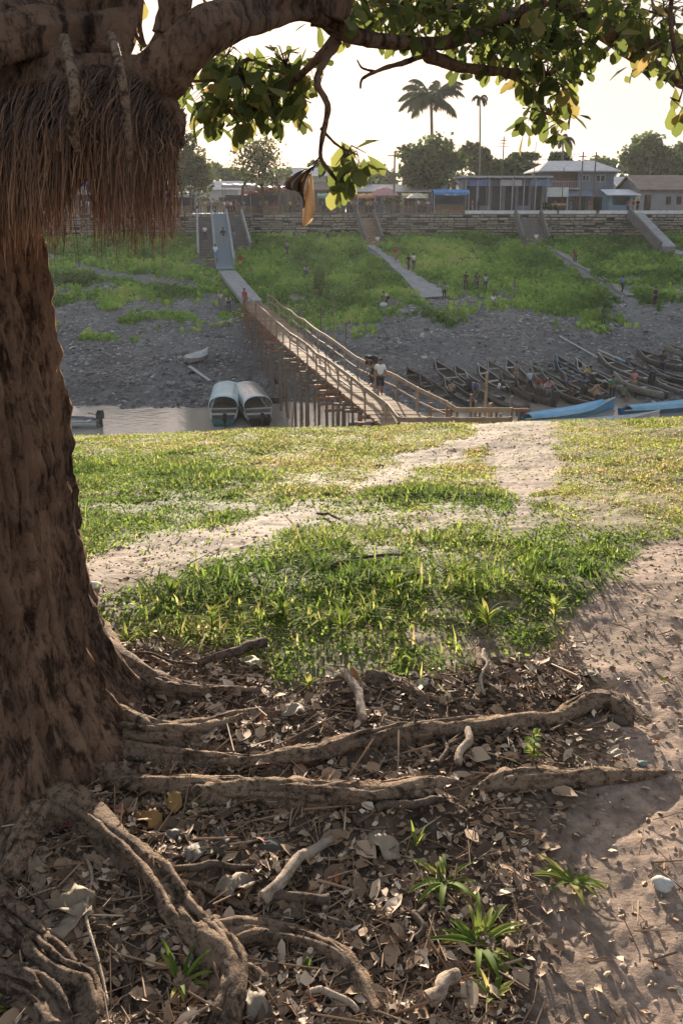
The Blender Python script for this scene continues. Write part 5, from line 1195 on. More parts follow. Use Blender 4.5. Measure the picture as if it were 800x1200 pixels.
# ------------------------------------------------------------------ people
def skin_mesh(J, E, sub=2, rootv=0):
    me = bpy.data.meshes.new('sk'); me.from_pydata([j[:3] for j in J], E, []); o = bpy.data.objects.new('sk', me); COL.objects.link(o)
    md = o.modifiers.new('s', 'SKIN'); md.use_smooth_shade = True
    for v, j in zip(me.skin_vertices[0].data, J): v.radius = (j[3], j[4] if len(j) > 4 else j[3])
    me.skin_vertices[0].data[rootv].use_root = True
    m2 = o.modifiers.new('u', 'SUBSURF'); m2.levels = sub; m2.render_levels = sub
    dg = bpy.context.evaluated_depsgraph_get(); dg.update(); out = bpy.data.meshes.new_from_object(o.evaluated_get(dg)); bpy.data.objects.remove(o); bpy.data.meshes.remove(me); return out
def pose(kind):
    """joints of a 1.7 m figure facing -Y; returns dict"""
    p = dict(pel=(0, 0, .93), sp=(0, 0, 1.12), ch=(0, 0, 1.32), nk=(0, -.01, 1.47), hb=(0, -.02, 1.55), sh=[(-.17, 0, 1.40), (.17, 0, 1.40)], el=[(-.24, .03, 1.13), (.24, .03, 1.13)], wr=[(-.26, -.05, .90), (.26, -.05, .90)],
             hp=[(-.09, 0, .88), (.09, 0, .88)], kn=[(-.10, -.01, .49), (.10, -.01, .49)], an=[(-.10, .02, .08), (.10, .02, .08)])
    if kind == 'walk':
        p['kn'] = [(-.10, -.16, .50), (.10, -.02, .49)]; p['an'] = [(-.10, -.18, .09), (.10, .24, .14)]; p['el'] = [(-.23, .12, 1.15), (.23, -.04, 1.13)]; p['wr'] = [(-.24, .12, .92), (.24, -.20, .95)]
    if kind == 'carry':
        p['kn'] = [(-.10, -.10, .50), (.10, -.01, .49)]; p['an'] = [(-.10, -.10, .08), (.10, .14, .1)]; p['el'] = [(-.26, .02, 1.14), (.26, .02, 1.14)]; p['wr'] = [(-.15, -.24, 1.14), (.15, -.24, 1.14)]
    if kind == 'bend':
        p.update(pel=(0, .12, .82), sp=(0, .0, .98), ch=(0, -.16, 1.12), nk=(0, -.29, 1.20), hb=(0, -.37, 1.22), sh=[(-.17, -.2, 1.14), (.17, -.2, 1.14)], el=[(-.22, -.30, .88), (.22, -.30, .88)], wr=[(-.16, -.40, .66), (.16, -.40, .66)],
                 hp=[(-.09, .12, .78), (.09, .12, .78)], kn=[(-.12, -.08, .45), (.12, -.08, .45)])
    if kind == 'sit':
        z = -.45
        p.update(pel=(0, .0, .93 + z), sp=(0, -.01, 1.12 + z), ch=(0, -.05, 1.32 + z), nk=(0, -.09, 1.46 + z), hb=(0, -.12, 1.53 + z), sh=[(-.17, -.05, 1.38 + z), (.17, -.05, 1.38 + z)], el=[(-.23, -.12, 1.13 + z), (.23, -.12, 1.13 + z)], wr=[(-.12, -.34, 1.05 + z), (.12, -.34, 1.05 + z)],
                 hp=[(-.09, 0, .9 + z), (.09, 0, .9 + z)], kn=[(-.14, -.40, .50), (.14, -.40, .50)], an=[(-.12, -.38, .08), (.12, -.38, .08)])
    return p
def person_meshes(kind):
    p = pose(kind); J = []; E = []
    def add(v, r, par=None, ry=None):
        J.append((*v, r, ry if ry else r));
        if par is not None: E.append((par, len(J) - 1))
        return len(J) - 1
    def mix(a, b, t): return tuple(a[i] + (b[i] - a[i]) * t for i in range(3))
    pel = add(p['pel'], .125, None, .10); sp = add(p['sp'], .115, pel, .09); ch = add(p['ch'], .135, sp, .10); nk = add(p['nk'], .05, ch)
    hb = p['hb']; a = add(hb, .062, nk); b = add((hb[0], hb[1] - .01, hb[2] + .07), .078, a, .092); c = add((hb[0], hb[1], hb[2] + .13), .06, b, .075)
    add((hb[0], hb[1] - .105, hb[2] + .055), .012, b)                      # nose
    for s in (0, 1):
        sg = -1 if s == 0 else 1
        sh = add(p['sh'][s], .052, ch); m1 = add(mix(p['sh'][s], p['el'][s], .5), .046, sh); el = add(p['el'][s], .038, m1); m2 = add(mix(p['el'][s], p['wr'][s], .35), .038, el); wr = add(p['wr'][s], .024, m2)
        d = Vector(p['wr'][s]) - Vector(p['el'][s]); d.normalize(); w = Vector(p['wr'][s]); pm = add(tuple(w + d * .06), .028, wr, .02)
        side = Vector((0, 1, 0)) if abs(d.z) > .6 else Vector((1, 0, 0))
        for k, ln in enumerate((.075, .085, .08, .062)):
            q = w + d * .09 + side * (k - 1.5) * .018; f1 = add(tuple(q), .0085, pm); f2 = add(tuple(q + d * ln * .5 + Vector((-sg * .006, 0, 0))), .008, f1); add(tuple(q + d * ln + Vector((-sg * .02, 0, 0))), .0065, f2)
        th = w + d * .03 - side * .035; t1 = add(tuple(th), .01, wr); add(tuple(th + d * .04 - side * .012), .009, t1)
        hp = add(p['hp'][s], .088, pel); mt = add(mix(p['hp'][s], p['kn'][s], .5), .075, hp); kn = add(p['kn'][s], .052, mt); cf = add(mix(p['kn'][s], p['an'][s], .35), .052, kn); an = add(p['an'][s], .034, cf)
        an_ = p['an'][s]; h = add((an_[0], an_[1] - .04, an_[2] - .035), .036, an); add((an_[0] + sg * .02, an_[1] - .15, an_[2] - .05), .028, h, .022)
    body = skin_mesh(J, E, 1)
    g = .016
    J = []; E = []
    pel = add(mix(p['pel'], p['sp'], .05), .135, None, .115); sp = add(p['sp'], .130, pel, .108); ch = add(p['ch'], .150, sp, .118); add(mix(p['ch'], p['nk'], .72), .075, ch)
    for s in (0, 1):
        sh = add(p['sh'][s], .066, ch); add(mix(p['sh'][s], p['el'][s], .75), .056, sh)
    shirt = skin_mesh(J, E, 1); out = {'body': body, 'shirt': shirt}
    for nm, tt in (('shorts', .75), ('trousers', 1.85)):
        J = []; E = []; pel = add(mix(p['pel'], p['sp'], .05), .132, None, .112)
        for s in (0, 1):
            hp = add(p['hp'][s], .100, pel); m_ = add(mix(p['hp'][s], p['kn'][s], .5 if tt < 1 else .5), .09, hp)
            if tt < 1: add(mix(p['hp'][s], p['kn'][s], .95), .082, m_)
            else: k = add(p['kn'][s], .068, m_); add(mix(p['kn'][s], p['an'][s], .9), .056, k)
        out[nm] = skin_mesh(J, E, 1)
    hm = MB(); hm.ball((hb[0], hb[1] + .012, hb[2] + .098), .098, 12, 8, sc=(.93, 1.08, .92)); z0 = hb[2] + .075
    V = hm.v; keep = [f for f in hm.f if sum(V[i][2] for i in f) / len(f) > z0 - (.05 if sum(V[i][1] for i in f) / len(f) > hb[1] + .02 else -.03)]
    h = MB(); h.v = V; h.f = keep; me = bpy.data.meshes.new('hair'); me.from_pydata(V, [], keep); out['hair'] = me
    em = MB()
    for s in (-1, 1): em.ball((hb[0] + s * .032, hb[1] - .092, hb[2] + .078), .011, 6, 4)
    em.box((hb[0], hb[1] - .088, hb[2] + .012), (.045, .02, .008)); me = bpy.data.meshes.new('eyes'); me.from_pydata(em.v, [], em.f); out['face'] = me
    return out
PM = {k: person_meshes(k) for k in ('stand', 'walk', 'carry', 'bend', 'sit')}
SK = [M_skin, simple('skin_dark', (.15, .08, .05), .55, var=.15, bump=0)]; HAIR = paint((.015, .012, .01), .8)
def matcopy(me, mat):
    m = me.copy(); m.materials.clear(); m.materials.append(mat); m.polygons.foreach_set('use_smooth', [True] * len(m.polygons)); return m
MC = {}
def person(kind, loc, rz, label, top, bottom, short=False, hgt=1.68, group=None, cap=None, sleeve=None, face=False):
    t = thing('person', label, 'person', loc, group, rz); s = hgt / 1.7; t.scale = (s, s, s); pm = PM[kind]; i = len(label) % 2
    for nm, src, mt in (('body', 'body', SK[i]), ('shirt', 'shirt', paint(top, .85)), ('shorts' if short else 'trousers', 'shorts' if short else 'trousers', paint(bottom, .85)), ('cap' if cap else 'hair', 'hair', paint(cap, .8) if cap else HAIR)) + ((('face_features', 'face', HAIR),) if face else ()):
        key = (kind, src, mt.name)
        if key not in MC: MC[key] = matcopy(pm[src], mt)
        link(nm, MC[key], t)
    return t
W_, BK, RD, BL, GY, GN, YL, NV, PK, TN = (.75, .75, .75), (.02, .02, .025), (.45, .05, .04), (.12, .25, .5), (.25, .25, .26), (.08, .22, .08), (.6, .5, .08), (.03, .04, .09), (.55, .25, .28), (.35, .27, .18)
# two walkers on the bridge (deck), feet on the planks
q = onz(445, 466, DZ + .03); person('walk', q, R(5), 'person in white shirt and black shorts walking down the bridge towards the near bank', (.78, .80, .82), BK, True, 1.72, face=True)
q = onz(437, 452, DZ + .03); person('bend', q, R(-60), 'person in black bending over beside the bridge rail, behind the white shirted walker', BK, BK, False, 1.75, face=True)
q = onz(437, 452, DZ + .03)
b = thing('backpack', 'dark bulging sack on the back of the bending person on the bridge', 'sack', q + Vector((.2, .1, 1.05)))
MB().ball(q + Vector((-.06, .08, 1.2)), .27, 12, 9, sc=(1.1, .8, .8), jit=.12).build('bag', M_dark, b, smooth=True)
for i in range(1): MB().tube(smoothpath([q + Vector((-.2, -.1, 1.3)), q + Vector((-.28, -.16, 1.1)), q + Vector((-.2, -.06, .98))], 4), .018, 5).build('strap', M_dark, b)
FARP = [  # kind, px feet, py feet, facing deg, height, label, top, bottom, shorts
 ('walk', 463, 308, 20, 1.6, 'person in red shirt standing beside the concrete footpath on the slope', RD, TN, True),
 ('walk', 478, 318, 30, 1.65, 'person in dark clothes on the footpath, left one of a pair', BK, NV, False),
 ('carry', 484, 317, 10, 1.7, 'person in white cap and shirt on the footpath, right one of a pair', W_, NV, False),
 ('stand', 442, 293, 0, 1.6, 'person in white shirt at the head of the footpath below the stone wall', W_, TN, True),
 ('bend', 358, 327, 20, 1.65, 'person in pale shirt bending among shrubs on the slope', (.6, .66, .7), NV, False),
 ('bend', 453, 359, -70, 1.65, 'person in white shirt stooping over a pale bundle below the grass', W_, BK, False),
 ('stand', 545, 341, 10, 1.75, 'tallest dark clothed person, left one of three standing on the grass', BK, BK, False),
 ('stand', 558, 341, 180, 1.7, 'dark clothed person in the middle of three standing on the grass', (.05, .05, .07), NV, False),
 ('walk', 568, 342, -20, 1.65, 'person in pale grey shirt, right one of three standing on the grass', (.45, .47, .5), NV, False),
 ('sit', 577, 359, 0, 1.5, 'small person in white crouching on the mud below the three standing people', W_, (.4, .5, .6), True),
 ('stand', 602, 348, 90, 1.6, 'person in green shirt standing where grass meets mud', GN, GY, False),
 ('walk', 627, 291, 10, 1.7, 'person in white shirt at the foot of the dark stairs', W_, GY, False),
 ('bend', 673, 309, -40, 1.7, 'person in red shirt and white cap stooping on the earth path', RD, NV, False),
 ('stand', 706, 382, 0, 1.65, 'person in dark green standing alone on the mud at the right', (.03, .14, .07), (.03, .10, .06), False),
 ('stand', 766, 359, 20, 1.7, 'person in black standing high on the mud near the right edge', BK, BK, False),
 ('stand', 774, 441, -10, 1.75, 'person in black standing among the canoes at the right edge', BK, NV, False),
 ('walk', 282, 316, 0, 1.6, 'person in red top and yellow shorts at the foot of the right stairs', RD, YL, True),
 ('walk', 253, 309, 0, 1.65, 'person in white shirt walking on the pale blue ramp', (.7, .75, .8), BL, True),
 ('walk', 240, 268, 0, 1.65, 'person in white shirt high on the left stairs', W_, NV, False),
 ('walk', 275, 272, 180, 1.65, 'person in blue shirt climbing the right stairs', BL, GY, False),
 ('walk', 262, 290, 10, 1.65, 'person in dark shirt on the lower half of the blue ramp', BK, GY, False),
 ('stand', 384, 283, 30, 1.6, 'person in grey standing on the grass beneath the hanging dead leaf', GY, NV, False),
 ('walk', 336, 300, 60, 1.6, 'person in tan shirt crossing the grass right of the staircase', TN, NV, False),
 ('stand', 520, 352, 0, 1.6, 'person in grey shirt at the lower end of the footpath', GY, BK, False),
 ('walk', 728, 344, 20, 1.65, 'person in blue shirt on the lower end of the earth path', BL, BK, False),
 ('stand', 259, 363, 40, 1.6, 'person in pale pink shirt at the left of the group by the ramp foot', (.6, .5, .5), GY, False),
 ('bend', 268, 364, 10, 1.6, 'person in white stooping in the group by the ramp foot', W_, NV, False),
 ('stand', 287, 364, -30, 1.6, 'person in red shirt leaning where the ramp meets the bridge', RD, (.3, .12, .12), False),
 ('stand', 619, 462, 30, 1.65, 'person in pale blue shirt, leftmost boatman among the canoes', (.45, .55, .62), NV, False),
 ('bend', 628, 466, 60, 1.65, 'boatman in red shirt bending over the loaded dark canoe', RD, TN, False),
 ('sit', 636, 466, -20, 1.6, 'boatman in white sitting between the canoes', W_, GY, True),
 ('stand', 642, 470, 180, 1.6, 'boatman in grey trousers and pink shirt beside the white dressed sitter', PK, GY, False),
 ('bend', 662, 462, 20, 1.6, 'boatman in blue bending over a canoe in the middle of the row', BL, NV, False),
 ('bend', 695, 470, 90, 1.65, 'boatman in tan shirt stooping near the water in front of the boats', TN, TN, True),
 ('stand', 716, 468, 0, 1.6, 'boatman in dark green shirt beside the tan shirted one', (.04, .2, .1), BK, False),
 ('sit', 729, 470, 30, 1.6, 'boatman in green sitting near the water at the right', GN, BK, True),
]
for k, px, py, a, hg, lab, tp, bt, sh in FARP:
    q = fp(px, py)
    if 'ramp' in lab and 'foot' not in lab and 'meets' not in lab: q = onz(px, py, h1(*fp(px, py).xy) + 1.1)
    if 'stairs' in lab and 'on the left' in lab or 'climbing' in lab: t_ = (99.9 - q.y) / 17; q = Vector((at(px, py, 94).x, 94 if py < 270 else 93, 0)); q.z = .1 + (g1.z + .4 - .1) * (99.9 - q.y) / (99.9 - g1.y)
    if 'meets' in lab: q = onz(px, py - 2, DZ + .03)
    if q.z < WATER_Z: w = onz(px, py, WATER_Z); q = Vector((w.x, w.y, WATER_Z - .1))
    person(k, q, R(a), lab, tp, bt, sh, hg)
for i, (px, py) in enumerate(((556, 470), (583, 466), (604, 452), (650, 476), (672, 474), (741, 462), (684, 452), (528, 468))):
    q = fp(px, py)
    if q.z < WATER_Z: w = onz(px, py, WATER_Z); q = Vector((w.x, w.y, WATER_Z - .1))
    tops = [(BL, 'blue'), (W_, 'white'), (GY, 'grey'), (RD, 'red'), (BK, 'black'), (PK, 'pink'), (YL, 'yellow'), (TN, 'tan')]
    person(['bend', 'sit', 'stand', 'sit', 'bend', 'stand', 'bend', 'sit'][i], q, i * 1.3, 'boatman in %s shirt %s' % (tops[i][1], ('behind the tall mooring post', 'sitting left of the seated red shirted group', 'standing high between the beached canoes', 'crouching by the stern of the dark canoe', 'bending just behind the bright blue boat', 'standing between the two blue boats, near the edge', 'stooping over the bow of a canoe', 'sitting behind the timber framework')[i]), tops[i][0], [NV, BK, TN][i % 3], i % 2 == 0, 1.65)
# people along the street: distant, each one its own
rs = random.Random(12)
cols = [(W_, 'white'), (BK, 'black'), (BL, 'blue'), (RD, 'red'), (GY, 'grey'), (PK, 'pink'), (TN, 'tan'), (YL, 'yellow'), (GN, 'green')]
spots = [(378, 'left of the folded leaf bunch'), (384, None), (391, None), (399, None), (405, None), (411, None), (418, None), (426, None), (434, None), (441, None), (470, None), (478, None), (486, None), (494, None), (501, None), (553, None), (560, None), (650, None), (668, None), (690, None), (735, None), (381, None), (388, None), (395, None), (402, None), (408, None), (415, None), (422, None), (430, None), (437, None), (473, None), (482, None), (490, None), (498, None), (233, None), (239, None), (244, None), (250, None), (255, None), (261, None), (266, None), (271, None), (277, None), (283, None), (244.5, None), (305, None), (312, None), (322, None), (88, None), (96, None), (104, None), (741, None), (746, None),
         (231, None), (236, None), (241, None), (246, None), (252, None), (258, None), (263, None), (268, None), (274, None), (280, None), (286, None), (340, None), (348, None)]
used = {}
for i, (px, _) in enumerate(spots):
    c, cn = cols[(i * 5 + 2) % 9 if px not in (690, 741) else 3]; bt = [NV, BK, GY, TN][i % 4]; bn = ['navy', 'black', 'grey', 'tan'][i % 4]
    Y = (100.6 if 228 < px < 290 and i % 2 else 103 + rs.uniform(0, 3)) ; Y = Y if px < 600 else 103.3
    place = ('on the street by the far left blue stall' if px < 110 else 'at the top of the staircase' if px < 290 else 'on the street behind the red stall' if px < 350 else 'in the street crowd above the stone wall' if px < 445 else 'on the street under the round tree' if px < 505 else 'beside the blue tarpaulin stall' if px < 565 else 'in front of the two storey house' if px < 700 else 'beside the kiosk')
    key = (cn, bn, place); used[key] = used.get(key, 0) + 1
    x = sx(px, Y); t_ = ['stand', 'walk', 'stand', 'carry'][i % 4]
    person(t_, (x, Y, SZ), rs.uniform(-3, 3), 'person in %s shirt and %s trousers %s' % (cn, bn, place), c, bt, False, rs.uniform(1.5, 1.75), 'people along the far street')
# bundles and small boat gear among the canoes
for px, py, c, s, lab in ((449, 360, (.6, .62, .62), .3, 'pale bundle on the mud beside the stooping person in white'), (696, 466, (.45, .22, .08), .42, 'orange tan load of baskets by the water in front of the canoes'), (352, 380, (.5, .5, .5), .25, 'white sack dumped on the mud right of the bridge'), (236, 322, (.75, .75, .75), .22, 'small white sack left of the staircase foot')):
    q = fp(px, py); m = MB(); m.ball(q + Vector((0, 0, s * .6)), s, 10, 7, sc=(1.3, .9, .75), jit=.25)
    m.ball(q + Vector((s * .8, .1, s * .4)), s * .5, 8, 6, sc=(1, 1, .8), jit=.2); m.build('bundle', paint(c, .85), loc=q, smooth=True, label=lab, category='bundle')

# ------------------------------------------------------------------ small things of the foreground
# a folded dead leaf caught on the hanging twig
def dead_leaf():
    c = at(362, 192, 2.7); m = MB(); N_ = 16; K = 13; V = []
    for i in range(N_ + 1):
        t = i / N_; py = 194 + 50 * t
        xl = np.interp(t, [0, .15, .4, .55, .75, 1], [368, 348, 333, 335, 350, 354]); xr = np.interp(t, [0, .15, .4, .7, .9, 1], [368, 363, 357, 356, 358, 356])
        for k in range(K):
            u = k / (K - 1); px = xl + (xr - xl) * u; fold = .05 * math.sin(u * 6.5 + .6 + t * .8) * (math.sin(math.pi * min(1, t * 1.0 + .06)) ** .6) + .018 * math.sin(u * 17 + t * 5)
            rag = 0 if t < .5 else (6 * math.sin(k * 2.3) if u < .7 else 0)
            V.append(at(px, py + (t > .55) * (0 if u > .55 else -22 * (t - .55) * (1 - u) * 2) + rag * (t - .5), 2.72 + fold - .03 * (u > .75)))
    F = [(i * K + k, i * K + k + 1, (i + 1) * K + k + 1, (i + 1) * K + k) for i in range(N_) for k in range(K - 1)]
    mt, t = newmat('dry_leaf'); L = t.links.new
    tc = N(t, 'TexCoord'); nz = N(t, 'TexNoise'); nz.inputs['Scale'].default_value = 30; nz.inputs['Detail'].default_value = 5; L(tc.outputs['Object'], nz.inputs[0])
    rp = ramp(t, [(.3, (.035, .022, .014)), (.7, (.09, .055, .03))]); L(nz.outputs[0], rp.inputs[0])
    b = N(t, 'BsdfPrincipled'); b.inputs['Roughness'].default_value = .6; L(rp.outputs[0], b.inputs['Base Color']); tr = N(t, 'BsdfTranslucent'); tr.inputs[0].default_value = (.3, .16, .06, 1); mx = N(t, 'MixShader'); mx.inputs[0].default_value = .12
    L(b.outputs[0], mx.inputs[1]); L(tr.outputs[0], mx.inputs[2]); o = N(t, 'OutputMaterial'); L(mx.outputs[0], o.inputs[0])
    th = thing('hanging_dead_leaf', 'large folded dry leaf with its sunlit edge painted gold, dangling from the hanging twig', 'dead leaf', at(366, 196, 2.72))
    ob = m.add(V, F).build('blade', mt, th, smooth=True); md = ob.modifiers.new('thick', 'SOLIDIFY'); md.thickness = .0015
    V = []
    for i in range(15):
        u = i / 14; py = 203 + 62 * u; xa = np.interp(u, [0, .5, .8, 1], [362, 356, 355, 354]); xb = np.interp(u, [0, .3, .7, .9, 1], [365, 367, 370, 367, 358])
        for k in range(5): V.append(at(xa + (xb - xa) * k / 4, py, 2.70 + .02 * math.sin(k * 1.6 + u * 4)))
    o2 = MB().add(V, [(i * 5 + k, i * 5 + k + 1, i * 5 + k + 6, i * 5 + k + 5) for i in range(14) for k in range(4)]).build('painted_sunlit_margin', leafmat('painted_sunlit_margin', [(0, (.46, .36, .22)), (1, (.55, .45, .3))], trans=.35, tcol=1.2), th, smooth=True)  # sunlight along the leaf's edge, painted in as a separate gold strip
    md = o2.modifiers.new('thick', 'SOLIDIFY'); md.thickness = .0012
    MB().tube(smoothpath([at(376, 183, 2.75), at(371, 188, 2.73), at(366, 200, 2.72)], 4), .003, 5).build('stalk', M_bark, th)
dead_leaf()
def stick(label, a, b, ra, rb, mat, bend=.02, lift=1.0, seed=0, cat='stick', name='fallen_stick', segs=4):
    P0, P1 = gp(*a), gp(*b); r = random.Random(seed); pts = []
    for i in range(segs + 1):
        t = i / segs; p = P0.lerp(P1, t); p.z = max(p.z, h1(p.x, p.y)) + (ra + (rb - ra) * t) * lift + .012 + (math.sin(math.pi * t)) * bend * .4; p.x += r.uniform(-bend, bend) * math.sin(math.pi * t); p.y += r.uniform(-bend, bend) * math.sin(math.pi * t); pts.append(p)
    V, F = rough_tube(pts, list(np.linspace(ra, rb, segs + 1)), n=10, seed=seed, amp=.12, step=5)
    MB().add(V, F).build(name, mat, loc=P0, smooth=True, label=label, category=cat)
M_pale = barkmat('pale_dead_wood', [(.12, .085, .06), (.30, .23, .17), (.45, .37, .29)], scale=9, stretch=(1, 1, 1), bd=.01)
M_dk = barkmat('dark_dead_wood', [(.025, .018, .013), (.08, .055, .04), (.16, .12, .09)], scale=9, stretch=(1, 1, 1), bd=.01)
for i, s in enumerate((
 ('pale broken branch lying diagonally in the leaves at the lower centre', (308, 1068), (388, 1000), .017, .012, M_pale),
 ('dark curved stick just below the pale broken branch', (308, 1072), (385, 1072), .010, .012, M_dk),
 ('short pale stick lying away from the camera above the long root', (425, 856), (402, 795), .016, .013, M_pale),
 ('pale cut stick leaning on the long root beside the little seedling', (536, 905), (548, 862), .012, .012, M_pale),
 ('dark stick at the lower edge of the grass, left of centre', (232, 785), (312, 762), .012, .020, M_dk),
 ('thin pale crooked twig standing out from the grass edge', (566, 822), (566, 768), .006, .005, M_pale),
 ('thin long twig across the leaves beside the trunk root', (110, 770), (235, 785), .006, .004, M_dk),
 ('dark stick half buried right of the broken root', (440, 962), (520, 950), .012, .009, M_dk),
 ('thin twig crossing the bottom left roots', (100, 1010), (128, 1190), .004, .003, M_pale),
 ('long thin twig lying across the thick diagonal root', (150, 1140), (235, 1090), .005, .003, M_dk),
 ('dark stick lying in the grass at right centre', (380, 672), (470, 655), .010, .007, M_dk),
 ('brown stick at the left margin below the seedling', (205, 1032), (300, 1030), .010, .006, M_dk),
 ('small dark stick on the dirt track', (372, 606), (398, 612), .009, .007, M_dk),
 ('short stick near the lower right grass clump', (486, 1110), (500, 1068), .008, .006, M_dk),
 ('slender pale twig in the leaves at bottom centre', (362, 1180), (420, 1195), .008, .006, M_pale),
 ('thick pale stub of wood near the bottom edge', (500, 1190), (535, 1155), .016, .014, M_pale),
 ('thin twig leaning across the long root near the seedling', (506, 892), (590, 866), .006, .004, M_dk),
 ('curved twig on the leaves below the long root', (512, 905), (520, 872), .008, .005, M_dk))):
    stick(*s, seed=i + 50)
def big_leaf(label, px, py, size, yaw, tilt, col, curl=.12):
    g = gp(px, py); V = []; n = 9; K = 7
    for i in range(n):
        t = i / (n - 1); w = math.sin(math.pi * min(1, t * .93 + .04)) ** .8 * .30 * (1 + .22 * math.sin(t * 13 + px) + .12 * math.sin(t * 29 + py))
        for k in range(K):
            u = (k / (K - 1) - .5) * 2; x = u * w; z = curl * (abs(u) ** 1.6) * w + .09 * math.sin(t * 6 + px) + .05 * math.sin(u * 4 + t * 9 + py) + .03 * math.sin(t * 17 + u * 6)
            V.append(Vector((x * size, (t - .5) * size, z * size)))
    M = Matrix.Rotation(yaw, 3, 'Z') @ Matrix.Rotation(tilt, 3, 'X'); V = [M @ v + g + Vector((0, 0, .025)) for v in V]
    F = [(i * K + k, i * K + k + 1, (i + 1) * K + k + 1, (i + 1) * K + k) for i in range(n - 1) for k in range(K - 1)]
    o = MB().add(V, F).build('dead_leaf', simple('dry_leaf_surface', tuple(q * .62 * w for q, w in zip(col, (1, .92, .8))), .7, scale=22, bump=.4, bd=.004), loc=g, smooth=True, label=label, category='dead leaf'); md = o.modifiers.new('thick', 'SOLIDIFY'); md.thickness = .0012
for a in (
 ('largest pale dry leaf, between the two roots at the left edge', 75, 1065, .17, 1.2, .1, (.42, .33, .24)), ('second pale dry leaf just below the largest one at left', 78, 1096, .12, -1.0, -.1, (.48, .39, .30)),
 ('pale leaf above the largest one by the left root', 45, 1040, .10, .5, .2, (.42, .33, .24)), ('grey rounded leaf with curled rim left of the lower grass tuft', 210, 998, .085, .9, .1, (.26, .23, .20)),
 ('grey curled leaf touching the rounded grey one, at its right', 232, 1008, .085, -.4, .15, (.33, .30, .27)), ('upright grey brown leaf beside the grey pair', 258, 1000, .075, .2, .5, (.2, .17, .15)),
 ('pale crumpled leaf on the soil left of the pale broken branch', 275, 1052, .10, 1.9, -.1, (.40, .32, .25)), ('pale leaf with yellow tint below the dark stick near the grass', 300, 788, .10, 1.5, .35, (.55, .48, .30)),
 ('orange brown dry leaf left of centre between two roots', 175, 968, .09, 1.1, .2, (.48, .26, .09)), ('second orange leaf right beside the small grass tuft', 205, 948, .07, .2, .3, (.5, .3, .1)),
 ('red brown leaf lying near the foot of the trunk', 68, 882, .05, .9, .1, (.35, .12, .06)), ('small red leaf below the trunk roots', 82, 978, .04, .4, .1, (.35, .08, .06)),
 ('cream leaf on the leaf carpet left of the short pale stick', 345, 842, .09, 2.0, .1, (.50, .42, .34)), ('broad cream leaf under the long root at left', 240, 866, .09, 1.4, -.1, (.48, .40, .32)),
 ('pale leaf near the right end of the long root', 690, 800, .08, .8, .2, (.45, .37, .29)), ('curled pale leaf on bare soil below the long root end', 722, 893, .06, 1.4, .1, (.5, .42, .33)),
 ('pale grey leaf in the shade at bottom centre', 300, 1195, .08, .4, .1, (.4, .34, .28)), ('brown leaf at the foot of the lower right grass clump', 600, 1120, .07, 2.4, .1, (.26, .17, .11)),
 ('cream leaf on the soil right of the small grass clump', 450, 1000, .10, .9, .15, (.5, .42, .33))): big_leaf(*a)
def stone(label, px, py, s, col, sc_=(1.2, .9, .7), cat='stone'):
    g = gp(px, py); m = MB(); r = random.Random(px); m.ball((0, 0, 0), 1, 16, 10)
    V = []
    for x, y, z in m.v:
        k = 1 + .3 * float(fbm(x * 1.5 + px, y * 1.5 + z * 1.3, 1, 3, px)); V.append((g.x + x * k * s * sc_[0], g.y + y * k * s * sc_[1], g.z + s * sc_[2] * .45 + z * k * s * sc_[2]))
    m.v = V; m.build('stone', simple('stone_surface', col, .85, scale=18, bump=.5, bd=.006), loc=g, smooth=True, label=label, category=cat)
stone('small rounded white stone on bare soil near the right edge', 775, 1044, .022, (.55, .52, .47)); stone('brownish lump of stone at the tip of the long root', 724, 848, .03, (.11, .08, .06), (1.1, .8, .7))
stone('pale stone on the dirt track close to the trunk', 107, 690, .035, (.55, .5, .43), (1.3, .8, .5)); stone('dark stone sunk in the leaf litter beside the grey leaves', 320, 1000, .032, (.09, .075, .065))
stone('small dark stone at the top of the dirt track', 444, 547, .03, (.10, .09, .08), (1.4, .8, .5)); stone('grey flat stone near the right edge below the bare path', 752, 900, .012, (.2, .26, .22))
def weed(label, px, py, n, L, wd, spread, seed, grassy=True, col=None, stem=.0, cat='plant', name='weed'):
    g = gp(px, py); r = random.Random(seed); t = thing(name, label, cat, g)
    V = []; F = []; K = 7; wd *= 1.35
    for i in range(n):
        a = r.uniform(0, 6.283); l = L * r.uniform(.55, 1.15); up = r.uniform(.5, 1.3) * (1 - spread * .4); dx, dy = math.cos(a), math.sin(a); ht = stem * r.uniform(.4, 1) if stem else 0; j = len(V); w0 = wd * r.uniform(.6, 1.2)
        for k in range(K):
            tt = k / (K - 1); rr_ = l * spread * tt; zz = ht + l * up * (tt - .62 * spread * tt * tt * 1.3); w = w0 * (math.sin(math.pi * (tt * .88 + .10)) ** (.5 if grassy else 1.0)) * (1 - tt * .4)
            c = g + Vector((dx * rr_, dy * rr_, max(zz, .004)))
            V += [c + Vector((-dy * w, dx * w, w * .35)), c, c + Vector((dy * w, -dx * w, w * .35))]
        for k in range(K - 1):
            b = j + k * 3; F += [(b, b + 1, b + 4, b + 3), (b + 1, b + 2, b + 5, b + 4)]
    npmesh('leaves', [tuple(v) for v in V], F, col or WEED, rnd=np.repeat([r.random() for _ in range(n)], K * 3), parent=t, smooth=True)
    if stem: MB().tube([g - Vector((0, 0, .01)), g + Vector((.004, 0, stem * .5)), g + Vector((0, .003, stem))], [.004, .003, .002], 6).build('stem', M_dk, t)
WEED = leafmat('weed_leaves', [(0, (.07, .12, .02)), (.6, (.17, .24, .04)), (1, (.34, .32, .09))], trans=.5, tcol=1.9, rough=.65, spec=.12)
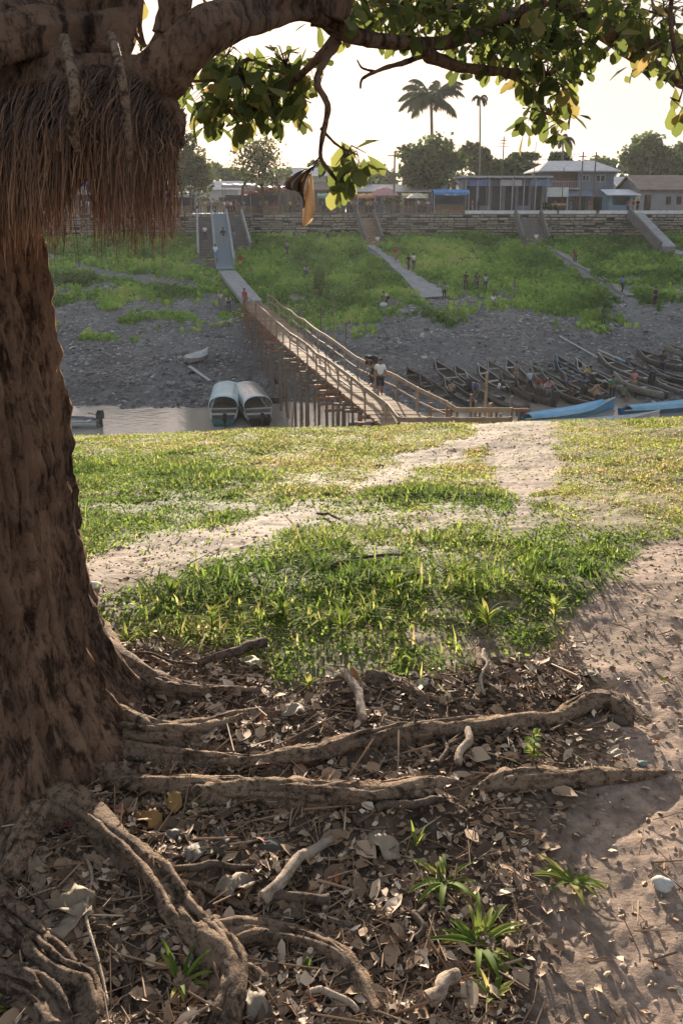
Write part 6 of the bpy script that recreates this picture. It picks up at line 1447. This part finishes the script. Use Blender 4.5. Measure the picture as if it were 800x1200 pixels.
for a in (
 ('leafy grass clump with broad arching blades at the lower right centre', 560, 1118, 26, .13, .0075, .85, 1), ('grass clump with drooping blades, higher of the pair at lower right', 668, 1035, 15, .11, .006, .8, 2),
 ('grass clump left of the drooping pair, above the leafy clump', 520, 1040, 18, .11, .006, .9, 3), ('thin upright grass shoots above the left grass clump', 487, 1000, 9, .10, .003, .35, 4),
 ('small grass tuft beside the orange dead leaves', 228, 952, 12, .07, .003, .6, 5), ('small grass plant with long side blade between bottom roots', 212, 1160, 10, .12, .005, .6, 6),
 ('grass tuft cut by the lower left corner', 14, 1192, 16, .09, .004, .5, 7), ('thin grass shoot near the bottom, right of the forked root', 358, 1148, 4, .07, .004, .3, 8),
 ('lowest grass shoot at the bottom edge, right of centre', 575, 1180, 6, .10, .006, .5, 12)):
    weed(*a, cat='grass clump', name='grass_clump')
weed('small seedling with round leaves at the foot of the trunk', 72, 880, 9, .05, .013, .9, 9, False, stem=.05, name='seedling')
weed('small seedling with a red stem growing through the long root', 622, 905, 16, .05, .010, .8, 10, False, stem=.12, name='seedling')
weed('little seedling in the leaf litter left of the short pale stick', 362, 815, 9, .045, .010, .8, 11, False, stem=.05, name='seedling')
for i, (px, py) in enumerate(((330, 722), (460, 712), (248, 745), (150, 755), (570, 745), (648, 735), (200, 700), (540, 690), (400, 752), (690, 650))):
    weed(('taller weed rising from the grass, %s' % ('above the dark stick', 'at its centre', 'left of the dark stick', 'close to the trunk', 'above the crooked twig', 'at the right fringe', 'beside the dirt track', 'right of centre', 'above the short pale stick', 'at the upper right fringe')[i]), px, py, 20, .12, .006, .55, 30 + i, i % 3 == 0, stem=.09 if i % 3 else 0, name='weed', cat='weed')

# the sun's disc, far beyond the sky haze
m, t = newmat('sun_surface'); e = N(t, 'Emission'); e.inputs[0].default_value = (1, .9, .72, 1); e.inputs[1].default_value = 60; o = N(t, 'OutputMaterial'); t.links.new(e.outputs[0], o.inputs[0])
MB().ball(Vector((0, 0, CAMZ)) + ray(348, 43).normalized() * 3000, 12, 24, 16).build('sun_disc', m, kind='structure', smooth=True)
# ------------------------------------------------------------------ air
m, t = newmat('haze_air'); v = N(t, 'VolumePrincipled'); v.inputs['Color'].default_value = (.95, .93, .92, 1); v.inputs['Density'].default_value = .00033; v.inputs['Anisotropy'].default_value = .2
o = N(t, 'OutputMaterial'); t.links.new(v.outputs[0], o.inputs['Volume'])
MB().box((0, 335, 12), (1900, 790, 56)).build('haze', m, kind='stuff')
